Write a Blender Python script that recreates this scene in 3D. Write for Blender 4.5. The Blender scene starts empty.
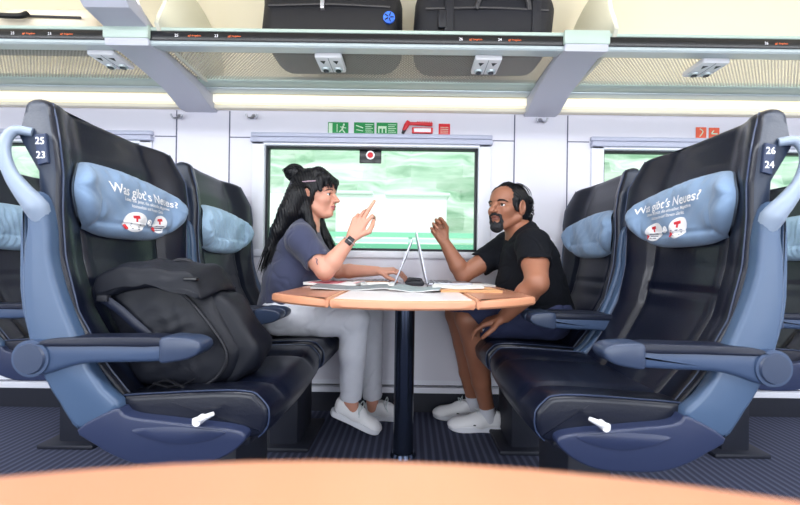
import bpy, bmesh, math, random
import numpy as np
from mathutils import Vector, Matrix
import openvdb
random.seed(4); RNG = np.random.default_rng(4)
S = bpy.context.scene
COL = S.collection
PI = math.pi
F = 370.0; H = 0.88; ROLL = 0.0135; XC = -0.016

def P(px, py, d):
    """point in the coach seen at this place of the photo, d metres across the coach"""
    u, v = px - 410.0, py - 263.0
    return np.array([(u + v * ROLL) * d / F, d, H - (v - u * ROLL) * d / F])

# ------------------------------------------------------------ object helpers
def tag(o, label=None, cat=None, group=None, kind=None):
    if label: o['label'] = label
    if cat: o['category'] = cat
    if group: o['group'] = group
    if kind: o['kind'] = kind
    return o

def thing(name, label, cat, loc=(0, 0, 0), group=None, kind=None):
    o = bpy.data.objects.new(name, None); COL.objects.link(o)
    o.location = loc; o.empty_display_size = 0.05
    return tag(o, label, cat, group, kind)

def link(name, me, mats, parent=None, smooth=True):
    o = bpy.data.objects.new(name, me); COL.objects.link(o)
    for m in (mats if isinstance(mats, (list, tuple)) else [mats]): me.materials.append(m)
    if smooth is True:
        me.polygons.foreach_set('use_smooth', [True] * len(me.polygons))
    elif smooth:
        me.polygons.foreach_set('use_smooth', [True] * len(me.polygons))
        me.set_sharp_from_angle(angle=math.radians(smooth))
    if parent is not None:
        o.parent = parent
        # meshes are built in world space: bring them into the parent's space
        w = Matrix.Identity(4); p = parent; off = Vector((0, 0, 0))
        while p is not None: off += p.location; p = p.parent
        me.transform(Matrix.Translation(-off))
    return o

def mesh(verts, faces, flip=False, recalc=False):
    me = bpy.data.meshes.new('m')
    me.from_pydata([tuple(map(float, v)) for v in verts], [], [tuple(f) for f in faces])
    if recalc:
        bm = bmesh.new(); bm.from_mesh(me); bmesh.ops.recalc_face_normals(bm, faces=bm.faces)
        bm.to_mesh(me); bm.free()
    me.update()
    return me

class MB:
    """collects several shapes of ONE part into one mesh"""
    def __init__(self): self.v = []; self.f = []; self.mi = []
    def add(self, verts, faces, mi=0):
        b = len(self.v); self.v += [tuple(map(float, v)) for v in verts]
        self.f += [tuple(i + b for i in f) for f in faces]; self.mi += [mi] * len(faces); return self
    def box(self, lo, hi, r=0.0, mi=0, seg=2, rot=None):
        lo, hi = np.minimum(lo, hi), np.maximum(lo, hi)
        bm = bmesh.new(); bmesh.ops.create_cube(bm, size=1)
        c = (np.array(lo) + hi) / 2; s = np.array(hi) - lo
        for v in bm.verts: v.co = Vector([v.co[i] * s[i] for i in range(3)])
        if r > 0: bmesh.ops.bevel(bm, geom=bm.edges[:], offset=min(r, min(s) * .49), segments=seg, profile=.5, affect='EDGES')
        if rot is not None: bmesh.ops.transform(bm, matrix=rot, verts=bm.verts)
        for v in bm.verts: v.co += Vector(c)
        bm.verts.index_update()
        self.add([v.co[:] for v in bm.verts], [[v.index for v in f.verts] for f in bm.faces], mi); bm.free(); return self
    def cyl(self, a, b, r0, r1=None, n=24, mi=0):
        return self.tube([a, b], [r0, r0 if r1 is None else r1], n, mi, smooth=False)
    def tube(self, pts, rad, n=10, mi=0, smooth=True, res=6, flat=1.0, up=(0, 0, 1)):
        pts = np.array(pts, float)
        rad = np.full(len(pts), rad) if np.isscalar(rad) else np.array(rad, float)
        if smooth and len(pts) > 2: pts, rad = catmull(pts, rad, res)
        T = np.gradient(pts, axis=0); T /= np.linalg.norm(T, axis=1)[:, None] + 1e-12
        N = np.cross(T[0], up)
        if np.linalg.norm(N) < 1e-3: N = np.cross(T[0], (1, 0.01, 0))
        N /= np.linalg.norm(N); V = []; Fc = []
        for i in range(len(pts)):
            N = N - T[i] * (N @ T[i]); N /= np.linalg.norm(N); B = np.cross(T[i], N)
            for k in range(n):
                a = 2 * PI * k / n
                V.append(pts[i] + rad[i] * (N * math.cos(a) + B * math.sin(a) * flat))
        for i in range(len(pts) - 1):
            for k in range(n):
                Fc.append((i * n + k, i * n + (k + 1) % n, (i + 1) * n + (k + 1) % n, (i + 1) * n + k))
        Fc.append(tuple(range(n))[::-1]); Fc.append(tuple((len(pts) - 1) * n + k for k in range(n)))
        return self.add(V, Fc, mi)
    def sphere(self, c, r, mi=0, n=16, R=None):
        r = np.array([r] * 3 if np.isscalar(r) else r, float); V = []; Fc = []
        for i in range(n + 1):
            for k in range(n * 2):
                t = PI * i / n; a = PI * k / n
                p = np.array([math.sin(t) * math.cos(a), math.sin(t) * math.sin(a), math.cos(t)]) * r
                V.append((R @ p if R is not None else p) + c)
        m = n * 2
        for i in range(n):
            for k in range(m): Fc.append((i * m + k, (i + 1) * m + k, (i + 1) * m + (k + 1) % m, i * m + (k + 1) % m))
        return self.add(V, Fc, mi)
    def build(self, name, mats, parent=None, smooth=35, recalc=True):
        me = bpy.data.meshes.new(name); me.from_pydata(self.v, [], self.f)
        me.polygons.foreach_set('material_index', self.mi)
        bm = bmesh.new(); bm.from_mesh(me)
        bmesh.ops.remove_doubles(bm, verts=bm.verts, dist=1e-6)
        if recalc: bmesh.ops.recalc_face_normals(bm, faces=bm.faces)
        bm.to_mesh(me); bm.free(); me.update()
        return link(name, me, mats, parent, smooth)

def catmull(pts, rad=None, res=6, closed=False):
    pts = np.array(pts, float); n = len(pts); out = []; ro = []
    rng = range(n) if closed else range(n - 1)
    for i in rng:
        if closed: a, b, c, d = pts[(i - 1) % n], pts[i], pts[(i + 1) % n], pts[(i + 2) % n]
        else: a, b, c, d = pts[max(i - 1, 0)], pts[i], pts[i + 1], pts[min(i + 2, n - 1)]
        for k in range(res):
            t = k / res
            out.append(.5 * ((2 * b) + (c - a) * t + (2 * a - 5 * b + 4 * c - d) * t * t + (3 * b - a - 3 * c + d) * t ** 3))
            if rad is not None: ro.append(rad[i] * (1 - t) + rad[(i + 1) % n] * t)
    if not closed:
        out.append(pts[-1])
        if rad is not None: ro.append(rad[-1])
    out = np.array(out)
    return (out, np.array(ro)) if rad is not None else out

def area2(p): return .5 * np.sum(p[:, 0] * np.roll(p[:, 1], -1) - np.roll(p[:, 0], -1) * p[:, 1])

def inset(p, r):
    t = np.roll(p, -1, 0) - np.roll(p, 1, 0); t /= np.linalg.norm(t, axis=1)[:, None] + 1e-9
    nrm = np.stack([-t[:, 1], t[:, 0]], 1)
    if area2(p) < 0: nrm = -nrm
    return p + nrm * r

def prism(prof, y0, y1, r=0.008, seg=4, mb=None, mi=0, sm=0, warp=None, mid=0, cap=0, bulge=0, wrinkle=0):
    """closed (x, z) outline swept across the coach with rounded rims"""
    p = np.array(prof, float)
    if sm: p = catmull(p, res=sm, closed=True)
    ys, rr = [], []
    for k in range(seg + 1):
        a = PI / 2 * k / seg; ys.append(y0 + r * (1 - math.sin(a))); rr.append(r * (1 - math.cos(a)))
    ys = ys[::-1]; rr = rr[::-1]
    if mid:
        for k in range(1, mid): ys.append(y0 + r + (y1 - y0 - 2 * r) * k / mid); rr.append(0)
    for k in range(seg + 1):
        a = PI / 2 * k / seg; ys.append(y1 - r * (1 - math.sin(a))); rr.append(r * (1 - math.cos(a)))
    V = []; n = len(p)
    for y, q in zip(ys, rr):
        pp = inset(p, q) if q > 0 else p
        for (x, z) in pp:
            v = (x, y, z)
            V.append(warp(*v) if warp else v)
    Fc = []
    for i in range(len(ys) - 1):
        for k in range(n): Fc.append((i * n + k, i * n + (k + 1) % n, (i + 1) * n + (k + 1) % n, (i + 1) * n + k))
    if not cap:
        Fc.append(tuple(range(n))[::-1]); Fc.append(tuple((len(ys) - 1) * n + k for k in range(n)))
    else:       # cushioned end faces built of rings, so cloth can bulge and crease
        for side, yy, rg0 in ((-1, ys[0], 0), (1, ys[-1], (len(ys) - 1) * n)):
            q0 = inset(p, rr[0]); cc = q0.mean(0); prev = rg0
            for j in range(1, cap + 1):
                t = 1 - j / (cap + .5); b0 = len(V)
                for (x, z) in cc + (q0 - cc) * t:
                    o_ = bulge * (1 - t * t) + wrinkle * (1 - t ** 4) * (math.sin(x * 62 - z * 95 + 2 * math.sin(z * 40)) * .6 + math.sin(x * 120 + z * 50 + 3 * math.sin(x * 30)) * .4)
                    v = (x, yy + side * o_, z); V.append(warp(*v) if warp else v)
                for k in range(n):
                    a, b, c, d = prev + k, prev + (k + 1) % n, b0 + (k + 1) % n, b0 + k
                    Fc.append((a, b, c, d))
                prev = b0
            Fc.append(tuple(prev + k for k in range(n)))
    mb = mb or MB(); return mb.add(V, Fc, mi)

# ------------------------------------------------------------ materials
def lin(r, g, b): return tuple(((c / 255) / 12.92 if c / 255 <= .04045 else ((c / 255 + .055) / 1.055) ** 2.4) for c in (r, g, b)) + (1,)

def mat(name, rgb, rough=.5, metal=0, bump=0, bscale=200, var=0, vscale=8, spec=.5, coat=0, sheen=0, sss=0, emit=None, est=0, trans=0, alpha=1):
    m = bpy.data.materials.new(name); m.use_nodes = True; nt = m.node_tree; b = nt.nodes['Principled BSDF']
    b.inputs['Base Color'].default_value = lin(*rgb); b.inputs['Roughness'].default_value = rough
    b.inputs['Metallic'].default_value = metal; b.inputs['Specular IOR Level'].default_value = spec
    b.inputs['Coat Weight'].default_value = coat; b.inputs['Sheen Weight'].default_value = sheen
    b.inputs['Transmission Weight'].default_value = trans; b.inputs['Alpha'].default_value = alpha
    if sss:
        b.inputs['Subsurface Weight'].default_value = sss; b.inputs['Subsurface Radius'].default_value = (.02, .008, .004)
    if emit: b.inputs['Emission Color'].default_value = lin(*emit); b.inputs['Emission Strength'].default_value = est
    tc = nt.nodes.new('ShaderNodeTexCoord')
    if var:
        n = nt.nodes.new('ShaderNodeTexNoise'); n.inputs['Scale'].default_value = vscale; n.inputs['Detail'].default_value = 4
        nt.links.new(tc.outputs['Object'], n.inputs['Vector'])
        mx = nt.nodes.new('ShaderNodeMix'); mx.data_type = 'RGBA'
        nt.links.new(n.outputs['Fac'], mx.inputs[0])
        c = lin(*rgb); mx.inputs[6].default_value = tuple(max(0, q * (1 - var)) for q in c[:3]) + (1,)
        mx.inputs[7].default_value = tuple(min(1, q * (1 + var)) for q in c[:3]) + (1,)
        nt.links.new(mx.outputs[2], b.inputs['Base Color'])
    if bump:
        n = nt.nodes.new('ShaderNodeTexNoise'); n.inputs['Scale'].default_value = bscale; n.inputs['Detail'].default_value = 3
        nt.links.new(tc.outputs['Object'], n.inputs['Vector'])
        bp = nt.nodes.new('ShaderNodeBump'); bp.inputs['Strength'].default_value = bump; bp.inputs['Distance'].default_value = .002
        nt.links.new(n.outputs['Fac'], bp.inputs['Height']); nt.links.new(bp.outputs['Normal'], b.inputs['Normal'])
    return m

M = {}
M['leather'] = mat('navy_leather', (13, 18, 34), .33, bump=.25, bscale=160, var=.15, vscale=3, coat=.12, spec=.4)
M['leather_side'] = mat('slate_leather', (24, 36, 56), .4, bump=.25, bscale=160)
M['piping'] = mat('pale_piping', (46, 58, 86), .35)
M['shell'] = mat('blue_grey_shell', (64, 85, 114), .36, bump=.1, bscale=600)
M['armrest'] = mat('slate_blue_armrest', (54, 71, 100), .36)
M['fairing'] = mat('indigo_fairing', (38, 47, 76), .34)
M['arm_pad'] = mat('armrest_pad', (20, 26, 44), .4, spec=.35)
M['arm_cap'] = mat('armrest_cap', (48, 60, 84), .32)
M['handle'] = mat('pale_grab_handle', (138, 152, 172), .35)
M['pedestal'] = mat('dark_pedestal', (22, 26, 40), .6)
M['denim'] = mat('light_blue_cotton', (124, 150, 182), .85, bump=.5, bscale=900, var=.06, vscale=20, sheen=.2)
M['denim_pale'] = mat('faded_blue_cotton', (160, 190, 216), .85, bump=.5, bscale=900, var=.08, vscale=40, sheen=.2)
M['white'] = mat('white_plastic', (232, 232, 236), .4)
M['print'] = mat('white_print', (245, 245, 248), .7)
M['red'] = mat('red_print', (205, 40, 50), .6)
M['navyprint'] = mat('dark_print', (50, 60, 95), .6)
M['plate'] = mat('number_plate', (44, 56, 84), .4)
M['wall'] = mat('lavender_white_panel', (220, 219, 230), .45, bump=.05, bscale=300)
M['wall_low'] = mat('lavender_lower_panel', (214, 213, 228), .45)
M['seam'] = mat('panel_gap', (88, 90, 112), .7)
M['frame'] = mat('window_frame_white', (226, 228, 238), .35)
M['blind'] = mat('blind_case_lilac', (176, 180, 200), .4)
M['gasket'] = mat('black_gasket', (14, 18, 28), .5)
M['cream'] = mat('cream_ceiling', (244, 236, 214), .6)
M['rail'] = mat('pale_metal_rail', (186, 198, 200), .3, metal=.25)
M['rail_green'] = mat('green_grey_rail', (178, 196, 186), .35)
M['rib'] = mat('grey_bracket', (188, 190, 202), .4)
M['black'] = mat('black_display', (12, 14, 20), .25)
M['orange_led'] = mat('orange_led', (230, 110, 60), .5, emit=(240, 110, 50), est=.6)
M['white_led'] = mat('white_led', (230, 230, 235), .5, emit=(230, 230, 240), est=.5)
M['wood'] = mat('beech_edge', (196, 136, 104), .38, var=.08, vscale=12)
M['laminate'] = mat('grey_white_laminate', (222, 216, 220), .22, bump=.02, bscale=50)
M['flap'] = mat('brown_laminate', (176, 122, 98), .25, var=.05)
M['steel'] = mat('dark_steel', (58, 66, 84), .18, metal=.85)
M['green_sign'] = mat('green_sign', (20, 140, 70), .5)
M['pale_sign'] = mat('pale_sign_print', (205, 232, 205), .5)
M['red_plastic'] = mat('red_plastic', (215, 40, 50), .4)
M['orange_sign'] = mat('orange_red_sign', (226, 96, 66), .5)
M['chrome'] = mat('brushed_metal', (170, 172, 180), .3, metal=.8)
M['pack'] = mat('black_nylon', (14, 17, 27), .5, spec=.3, bump=.4, bscale=500, var=.2, vscale=14)
M['pack_dark'] = mat('black_webbing', (16, 18, 28), .6, bump=.4, bscale=700)
M['bag'] = mat('black_luggage_cloth', (8, 10, 18), .55, spec=.3, bump=.4, bscale=400)
M['bag2'] = mat('dark_luggage_cloth', (11, 14, 24), .6, spec=.3, bump=.4, bscale=400)
M['bag_pale'] = mat('beige_luggage_cloth', (205, 196, 180), .7, bump=.3, bscale=400)
M['blue_badge'] = mat('blue_badge', (40, 90, 190), .4)
M['tee_navy'] = mat('slate_cotton_jersey', (54, 59, 86), .9, bump=.5, bscale=900, var=.08, vscale=30, sheen=.2)
M['tee_black'] = mat('black_cotton_jersey', (10, 13, 21), .85, spec=.2, bump=.3, bscale=900)
M['pants'] = mat('pale_grey_trouser_cloth', (216, 218, 228), .85, bump=.5, bscale=700, var=.05, vscale=20)
M['shorts'] = mat('navy_short_cloth', (34, 42, 76), .8, bump=.4, bscale=700)
M['skin_w'] = mat('fair_skin', (208, 150, 128), .5, sss=.12, var=.04, vscale=20)
M['lip_w'] = mat('rose_lips', (186, 108, 108), .4)
M['skin_m'] = mat('tan_skin', (150, 99, 76), .5, sss=.1, var=.08, vscale=16)
M['lip_m'] = mat('brown_lips', (122, 76, 66), .5)
M['hair'] = mat('black_hair', (9, 10, 16), .45, spec=.3, var=.3, vscale=60)
M['beard'] = mat('black_beard', (16, 17, 24), .7, bump=1, bscale=500)
M['eye'] = mat('eye_white', (225, 222, 222), .25)
M['iris'] = mat('dark_iris', (28, 18, 16), .2)
M['shoe'] = mat('white_shoe_leather', (232, 232, 236), .5, bump=.2, bscale=300)
M['sole'] = mat('white_rubber_sole', (216, 218, 226), .6)
M['lace'] = mat('white_lace', (205, 214, 216), .8)
M['shoe_dark'] = mat('black_heel_tab', (24, 26, 36), .6)
M['sock'] = mat('white_sock', (206, 208, 218), .9, bump=.5, bscale=500)
M['laptop'] = mat('silver_aluminium', (170, 172, 182), .3, metal=.7)
M['screen'] = mat('dark_screen', (20, 22, 30), .12)
M['paper'] = mat('magazine_paper', (226, 226, 224), .5)
M['paper_teal'] = mat('teal_grey_page', (138, 150, 154), .7, var=.5, vscale=45)
M['paper_grey'] = mat('grey_printed_page', (120, 126, 132), .7, var=.7, vscale=60)

M['book_orange'] = mat('tan_orange_cover', (214, 160, 110), .5)
M['book_brown'] = mat('brown_cover', (160, 110, 80), .5, var=.3, vscale=30)
M['strapw'] = mat('white_watch_strap', (225, 226, 232), .5)

def carpet():
    m = bpy.data.materials.new('ribbed_navy_carpet'); m.use_nodes = True; nt = m.node_tree; b = nt.nodes['Principled BSDF']
    tc = nt.nodes.new('ShaderNodeTexCoord'); w = nt.nodes.new('ShaderNodeTexWave'); w.bands_direction = 'X'; w.wave_type = 'BANDS'
    w.inputs['Scale'].default_value = 1 / .034 / 3.1831 * 1.0; w.inputs['Distortion'].default_value = .15; w.inputs['Detail'].default_value = 1
    nt.links.new(tc.outputs['Object'], w.inputs['Vector'])
    n = nt.nodes.new('ShaderNodeTexNoise'); n.inputs['Scale'].default_value = 260; nt.links.new(tc.outputs['Object'], n.inputs['Vector'])
    r = nt.nodes.new('ShaderNodeValToRGB'); r.color_ramp.elements[0].color = lin(42, 47, 70); r.color_ramp.elements[1].color = lin(72, 78, 102)
    r.color_ramp.elements[0].position = .35; r.color_ramp.elements[1].position = .95
    ad = nt.nodes.new('ShaderNodeMath'); ad.operation = 'MULTIPLY_ADD'; ad.inputs[1].default_value = .35
    nt.links.new(n.outputs['Fac'], ad.inputs[0]); nt.links.new(w.outputs['Fac'], ad.inputs[2])
    sb = nt.nodes.new('ShaderNodeMath'); sb.operation = 'SUBTRACT'; sb.inputs[1].default_value = .17
    nt.links.new(ad.outputs[0], sb.inputs[0]); nt.links.new(sb.outputs[0], r.inputs[0]); nt.links.new(r.outputs[0], b.inputs['Base Color'])
    bp = nt.nodes.new('ShaderNodeBump'); bp.inputs['Strength'].default_value = .5; bp.inputs['Distance'].default_value = .003
    nt.links.new(sb.outputs[0], bp.inputs['Height']); nt.links.new(bp.outputs['Normal'], b.inputs['Normal'])
    b.inputs['Roughness'].default_value = .9
    return m
M['carpet'] = carpet()

def perforated():
    m = bpy.data.materials.new('perforated_shelf_sheet'); m.use_nodes = True; nt = m.node_tree; b = nt.nodes['Principled BSDF']
    b.inputs['Base Color'].default_value = lin(190, 184, 176); b.inputs['Roughness'].default_value = .4
    tc = nt.nodes.new('ShaderNodeTexCoord'); mp = nt.nodes.new('ShaderNodeMapping'); mp.inputs['Scale'].default_value = (1 / .0115, 1 / .0115, 1)
    mp.inputs['Rotation'].default_value = (0, 0, PI / 4)
    nt.links.new(tc.outputs['Object'], mp.inputs['Vector'])
    v = nt.nodes.new('ShaderNodeTexVoronoi'); v.voronoi_dimensions = '2D'; v.inputs['Scale'].default_value = 1; v.inputs['Randomness'].default_value = 0
    nt.links.new(mp.outputs[0], v.inputs['Vector'])
    r = nt.nodes.new('ShaderNodeMath'); r.operation = 'GREATER_THAN'; r.inputs[1].default_value = .36
    nt.links.new(v.outputs['Distance'], r.inputs[0])
    ml = nt.nodes.new('ShaderNodeMath'); ml.operation = 'MULTIPLY_ADD'; ml.inputs[1].default_value = .5; ml.inputs[2].default_value = .0
    nt.links.new(r.outputs[0], ml.inputs[0]); nt.links.new(ml.outputs[0], b.inputs['Alpha'])
    return m
M['perf'] = perforated()

def glass():
    m = bpy.data.materials.new('window_glass'); m.use_nodes = True; nt = m.node_tree
    nt.nodes.remove(nt.nodes['Principled BSDF']); o = nt.nodes['Material Output']
    t = nt.nodes.new('ShaderNodeBsdfTransparent'); t.inputs[0].default_value = (.95, 1, .975, 1)
    g = nt.nodes.new('ShaderNodeBsdfGlossy'); g.inputs['Roughness'].default_value = .02
    fr = nt.nodes.new('ShaderNodeMath'); fr.operation = 'MULTIPLY'; fr.inputs[1].default_value = .45; lw = nt.nodes.new('ShaderNodeLayerWeight'); lw.inputs[0].default_value = .12; nt.links.new(lw.outputs['Facing'], fr.inputs[0])
    mx = nt.nodes.new('ShaderNodeMixShader'); nt.links.new(fr.outputs[0], mx.inputs[0])
    nt.links.new(t.outputs[0], mx.inputs[1]); nt.links.new(g.outputs[0], mx.inputs[2]); nt.links.new(mx.outputs[0], o.inputs['Surface'])
    return m
M['glass'] = glass()

def streaky(name, stops, sx, sz, detail=4):
    m = bpy.data.materials.new(name); m.use_nodes = True; nt = m.node_tree; b = nt.nodes['Principled BSDF']
    tc = nt.nodes.new('ShaderNodeTexCoord'); mp = nt.nodes.new('ShaderNodeMapping'); mp.inputs['Scale'].default_value = (sx, 1, sz)
    nt.links.new(tc.outputs['Object'], mp.inputs['Vector'])
    n = nt.nodes.new('ShaderNodeTexNoise'); n.inputs['Scale'].default_value = 1; n.inputs['Detail'].default_value = detail
    nt.links.new(mp.outputs[0], n.inputs['Vector'])
    r = nt.nodes.new('ShaderNodeValToRGB')
    while len(r.color_ramp.elements) < len(stops): r.color_ramp.elements.new(.5)
    for e, (p, c) in zip(r.color_ramp.elements, stops): e.position = p; e.color = lin(*c)
    nt.links.new(n.outputs['Fac'], r.inputs[0]); nt.links.new(r.outputs[0], b.inputs['Base Color'])
    b.inputs['Roughness'].default_value = .95
    return m

M['paper_pink'] = streaky('pink_and_white_cover', [(.42, (196, 70, 90)), (.5, (226, 150, 160)), (.56, (232, 226, 228))], 22, 22)
# ------------------------------------------------------------ text
def text_mesh(body, size, bold=0.0, align='CENTER'):
    c = bpy.data.curves.new('t', 'FONT'); c.body = body; c.size = size; c.align_x = align; c.align_y = 'CENTER'; c.offset = bold
    c.resolution_u = 3
    o = bpy.data.objects.new('t', c); COL.objects.link(o)
    dg = bpy.context.evaluated_depsgraph_get(); dg.update()
    me = bpy.data.meshes.new_from_object(o.evaluated_get(dg))
    bm = bmesh.new(); bm.from_mesh(me); bmesh.ops.triangulate(bm, faces=bm.faces)
    bmesh.ops.subdivide_edges(bm, edges=[e for e in bm.edges if e.calc_length() > size * .25], cuts=2)
    bmesh.ops.triangulate(bm, faces=bm.faces)
    v = np.array([q.co[:] for q in bm.verts]); bm.verts.index_update()
    f = [[q.index for q in g.verts] for g in bm.faces]; bm.free()
    bpy.data.objects.remove(o); bpy.data.curves.remove(c)
    return v, f

def text_on(mb, body, size, origin, ex, ey, off=(0, 0, 0), bold=0, mi=0, align='CENTER'):
    v, f = text_mesh(body, size, bold, align); origin = np.array(origin, float); ex = np.array(ex, float); ey = np.array(ey, float)
    mb.add([origin + ex * a[0] + ey * a[1] + np.array(off) for a in v], f, mi)

# ------------------------------------------------------------ signed distance modelling
class Sdf:
    def __init__(s, lo, hi, v=.003):
        s.lo = np.array(lo, float); s.v = v; s.n = np.ceil((np.array(hi) - lo) / v).astype(int) + 1
        s.a = np.full(s.n, .06, np.float32)
    def _blk(s, lo, hi, m):
        i0 = np.clip(np.floor((np.array(lo) - m - s.lo) / s.v).astype(int), 0, s.n); i1 = np.clip(np.ceil((np.array(hi) + m - s.lo) / s.v).astype(int) + 1, 0, s.n)
        ax = [(s.lo[k] + np.arange(i0[k], i1[k]) * s.v).astype(np.float32) for k in range(3)]
        return tuple(slice(i0[k], i1[k]) for k in range(3)), ax[0][:, None, None], ax[1][None, :, None], ax[2][None, None, :]
    def _mix(s, sl, d, k, sub):
        a = s.a[sl]
        if sub:
            b = -d
            if k > 0:
                h = np.clip(.5 + .5 * (a - b) / k, 0, 1); s.a[sl] = b + (a - b) * h + k * h * (1 - h)
            else: s.a[sl] = np.maximum(a, b)
        elif k > 0:
            h = np.clip(.5 + .5 * (a - d) / k, 0, 1); s.a[sl] = a + (d - a) * h - k * h * (1 - h)
        else: s.a[sl] = np.minimum(a, d)
    def cone(s, p0, r0, p1, r1, k=.02, sub=False, ys=1.0):
        p0 = np.array(p0, float); p1 = np.array(p1, float); R = max(r0, r1)
        e = np.array([R, R * max(ys, 1), R]); sl, X, Y, Z = s._blk(np.minimum(p0, p1) - e, np.maximum(p0, p1) + e, .03)
        d = (p1 - p0) * np.array([1, 1 / ys, 1]); L2 = float(d @ d) + 1e-12
        x = X - p0[0]; y = (Y - p0[1]) / ys; z = Z - p0[2]
        t = np.clip((x * d[0] + y * d[1] + z * d[2]) / L2, 0, 1)
        q = np.sqrt((x - t * d[0]) ** 2 + (y - t * d[1]) ** 2 + (z - t * d[2]) ** 2) - (r0 + (r1 - r0) * t)
        s._mix(sl, q.astype(np.float32), k, sub); return s
    def chain(s, pts, rad, k=.02, ys=1.0, res=0):
        pts = np.array(pts, float)
        if res: pts, rad = catmull(pts, rad, res)
        for i in range(len(pts) - 1): s.cone(pts[i], rad[i], pts[i + 1], rad[i + 1], k if i == 0 or k < .01 else k * .6, ys=ys)
        return s
    def ell(s, c, r, R=None, k=.02, sub=False):
        c = np.array(c, float); r = np.array([r] * 3 if np.isscalar(r) else r, float); m = max(r)
        sl, X, Y, Z = s._blk(c - m, c + m, .03); x, y, z = X - c[0], Y - c[1], Z - c[2]
        if R is not None: x, y, z = [R[0, i] * x + R[1, i] * y + R[2, i] * z for i in range(3)]
        k0 = np.sqrt((x / r[0]) ** 2 + (y / r[1]) ** 2 + (z / r[2]) ** 2); k1 = np.sqrt((x / r[0] ** 2) ** 2 + (y / r[1] ** 2) ** 2 + (z / r[2] ** 2) ** 2) + 1e-9
        s._mix(sl, (k0 * (k0 - 1) / k1).astype(np.float32), k, sub); return s
    def plane(s, p, n, k=.004, box=None):
        """remove everything on the side n points to (inside box if given)"""
        p = np.array(p, float); n = np.array(n, float); n /= np.linalg.norm(n)
        lo, hi = box if box is not None else (s.lo, s.lo + s.n * s.v)
        sl, X, Y, Z = s._blk(lo, hi, 0)
        d = -((X - p[0]) * n[0] + (Y - p[1]) * n[1] + (Z - p[2]) * n[2])
        s._mix(sl, d.astype(np.float32), k, True); return s
    def mesh(s, disp=None, keep=None):
        g = openvdb.FloatGrid(.06); a = np.clip(s.a, -.06, .06)
        a[0] = a[-1] = .06; a[:, 0] = a[:, -1] = .06; a[:, :, 0] = a[:, :, -1] = .06
        g.copyFromArray(a)
        p, tr, q = g.convertToPolygons(isovalue=0.0, adaptivity=0.0)
        p = p.astype(float) * s.v + s.lo
        me = bpy.data.meshes.new('sdf'); me.vertices.add(len(p)); me.vertices.foreach_set('co', p.ravel())
        q = q[:, ::-1].astype(np.int32)
        me.loops.add(len(q) * 4); me.loops.foreach_set('vertex_index', q.ravel())
        me.polygons.add(len(q)); me.polygons.foreach_set('loop_start', np.arange(len(q), dtype=np.int32) * 4)
        me.polygons.foreach_set('loop_total', np.full(len(q), 4, np.int32))
        me.update(calc_edges=True); me.validate()
        if disp is not None:
            n = np.empty(len(me.vertices) * 3); me.vertices.foreach_get('normal', n); n = n.reshape(-1, 3)
            co = np.empty(len(me.vertices) * 3); me.vertices.foreach_get('co', co); co = co.reshape(-1, 3)
            co = co + n * disp(co)[:, None]; me.vertices.foreach_set('co', co.ravel()); me.update()
        return me

def folds(amp, dirs, warp=.6, seed=0):
    r = np.random.default_rng(seed)
    ph = r.uniform(0, 6.28, (len(dirs), 3))
    if amp >= .002:      # cloth: soft irregular creases from a sum of random waves
        K = 14; dv = r.normal(size=(2, K, 3)); dv /= np.linalg.norm(dv, axis=2)[:, :, None]; dv[:, :, 1] *= .6
        kk = 2 * PI / (np.array([.11, .06])[:, None] * r.uniform(.6, 1.6, (2, K))); pz_ = r.uniform(0, 6.28, (2, K))
        def g(co):
            n0 = sum(np.sin(co @ dv[0, i] * kk[0, i] + pz_[0, i]) for i in range(K)) / math.sqrt(K)
            n1 = sum(np.sin(co @ dv[1, i] * kk[1, i] + pz_[1, i]) for i in range(K)) / math.sqrt(K)
            rd = np.exp(-(n0 / .35) ** 2) * .9 - .45 + .28 * n1 * (n0 > -.4)
            return rd * amp
        return g
    def f(co):
        o = np.zeros(len(co))
        for i, (d, lam, w) in enumerate(dirs):
            d = np.array(d, float); d /= np.linalg.norm(d)
            t = co @ d * 2 * PI / lam
            wv = np.sin(co[:, 0] * 17 + ph[i, 0]) + np.sin(co[:, 2] * 21 + ph[i, 1]) + np.sin(co[:, 1] * 19 + ph[i, 2])
            env = np.clip(.5 + .5 * np.sin(co @ np.array([9., 7., 11.]) + ph[i, 1]), 0, 1)
            o += w * (1 - 2 * np.abs(np.sin(t + warp * wv))) * env
        return o * amp
    return f

def paint(ob, centre, radii, R, mi, test=None):
    """give the faces of ob inside an ellipsoid the material slot mi (the object's own colour there)"""
    me = ob.data; off = Vector((0, 0, 0)); p = ob
    while p is not None: off += p.location; p = p.parent
    c = np.empty(len(me.polygons) * 3); me.polygons.foreach_get('center', c); c = c.reshape(-1, 3) + np.array(off)
    q = (c - centre) @ (R if R is not None else np.eye(3)); ins = ((q / np.array(radii)) ** 2).sum(1) < 1
    idx = np.empty(len(me.polygons), np.int32); me.polygons.foreach_get('material_index', idx); idx[ins] = mi
    me.polygons.foreach_set('material_index', idx); me.update()
# ================================================================ the coach
YW = 2.19          # window wall
def struct(o): o['kind'] = 'structure'; return o

def clipx(a, b): return (a, b)
struct(MB().box((-4.2, -1.1, -.06), (4.2, 2.3, 0)).build('floor', M['carpet'], smooth=False))

# window wall with real openings: glass 1.255 x .60 every 2 m
WX = [-4.235, -2.235, -.235, 1.765, 3.765]; HW = .63; ZB, ZT = .957, 1.56
w = MB()
xs = [-4.9] + [c + s * (HW + .035) for c in WX for s in (-1, 1)] + [4.9]
for i in range(0, len(xs) - 1, 2):
    w.box((xs[i], YW, .187), (xs[i + 1], YW + .09, 1.77))
for c in WX:
    w.box((c - HW - .035, YW, .187), (c + HW + .035, YW + .09, ZB - .035)); w.box((c - HW - .035, YW, ZT + .035), (c + HW + .035, YW + .09, 1.77))
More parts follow.
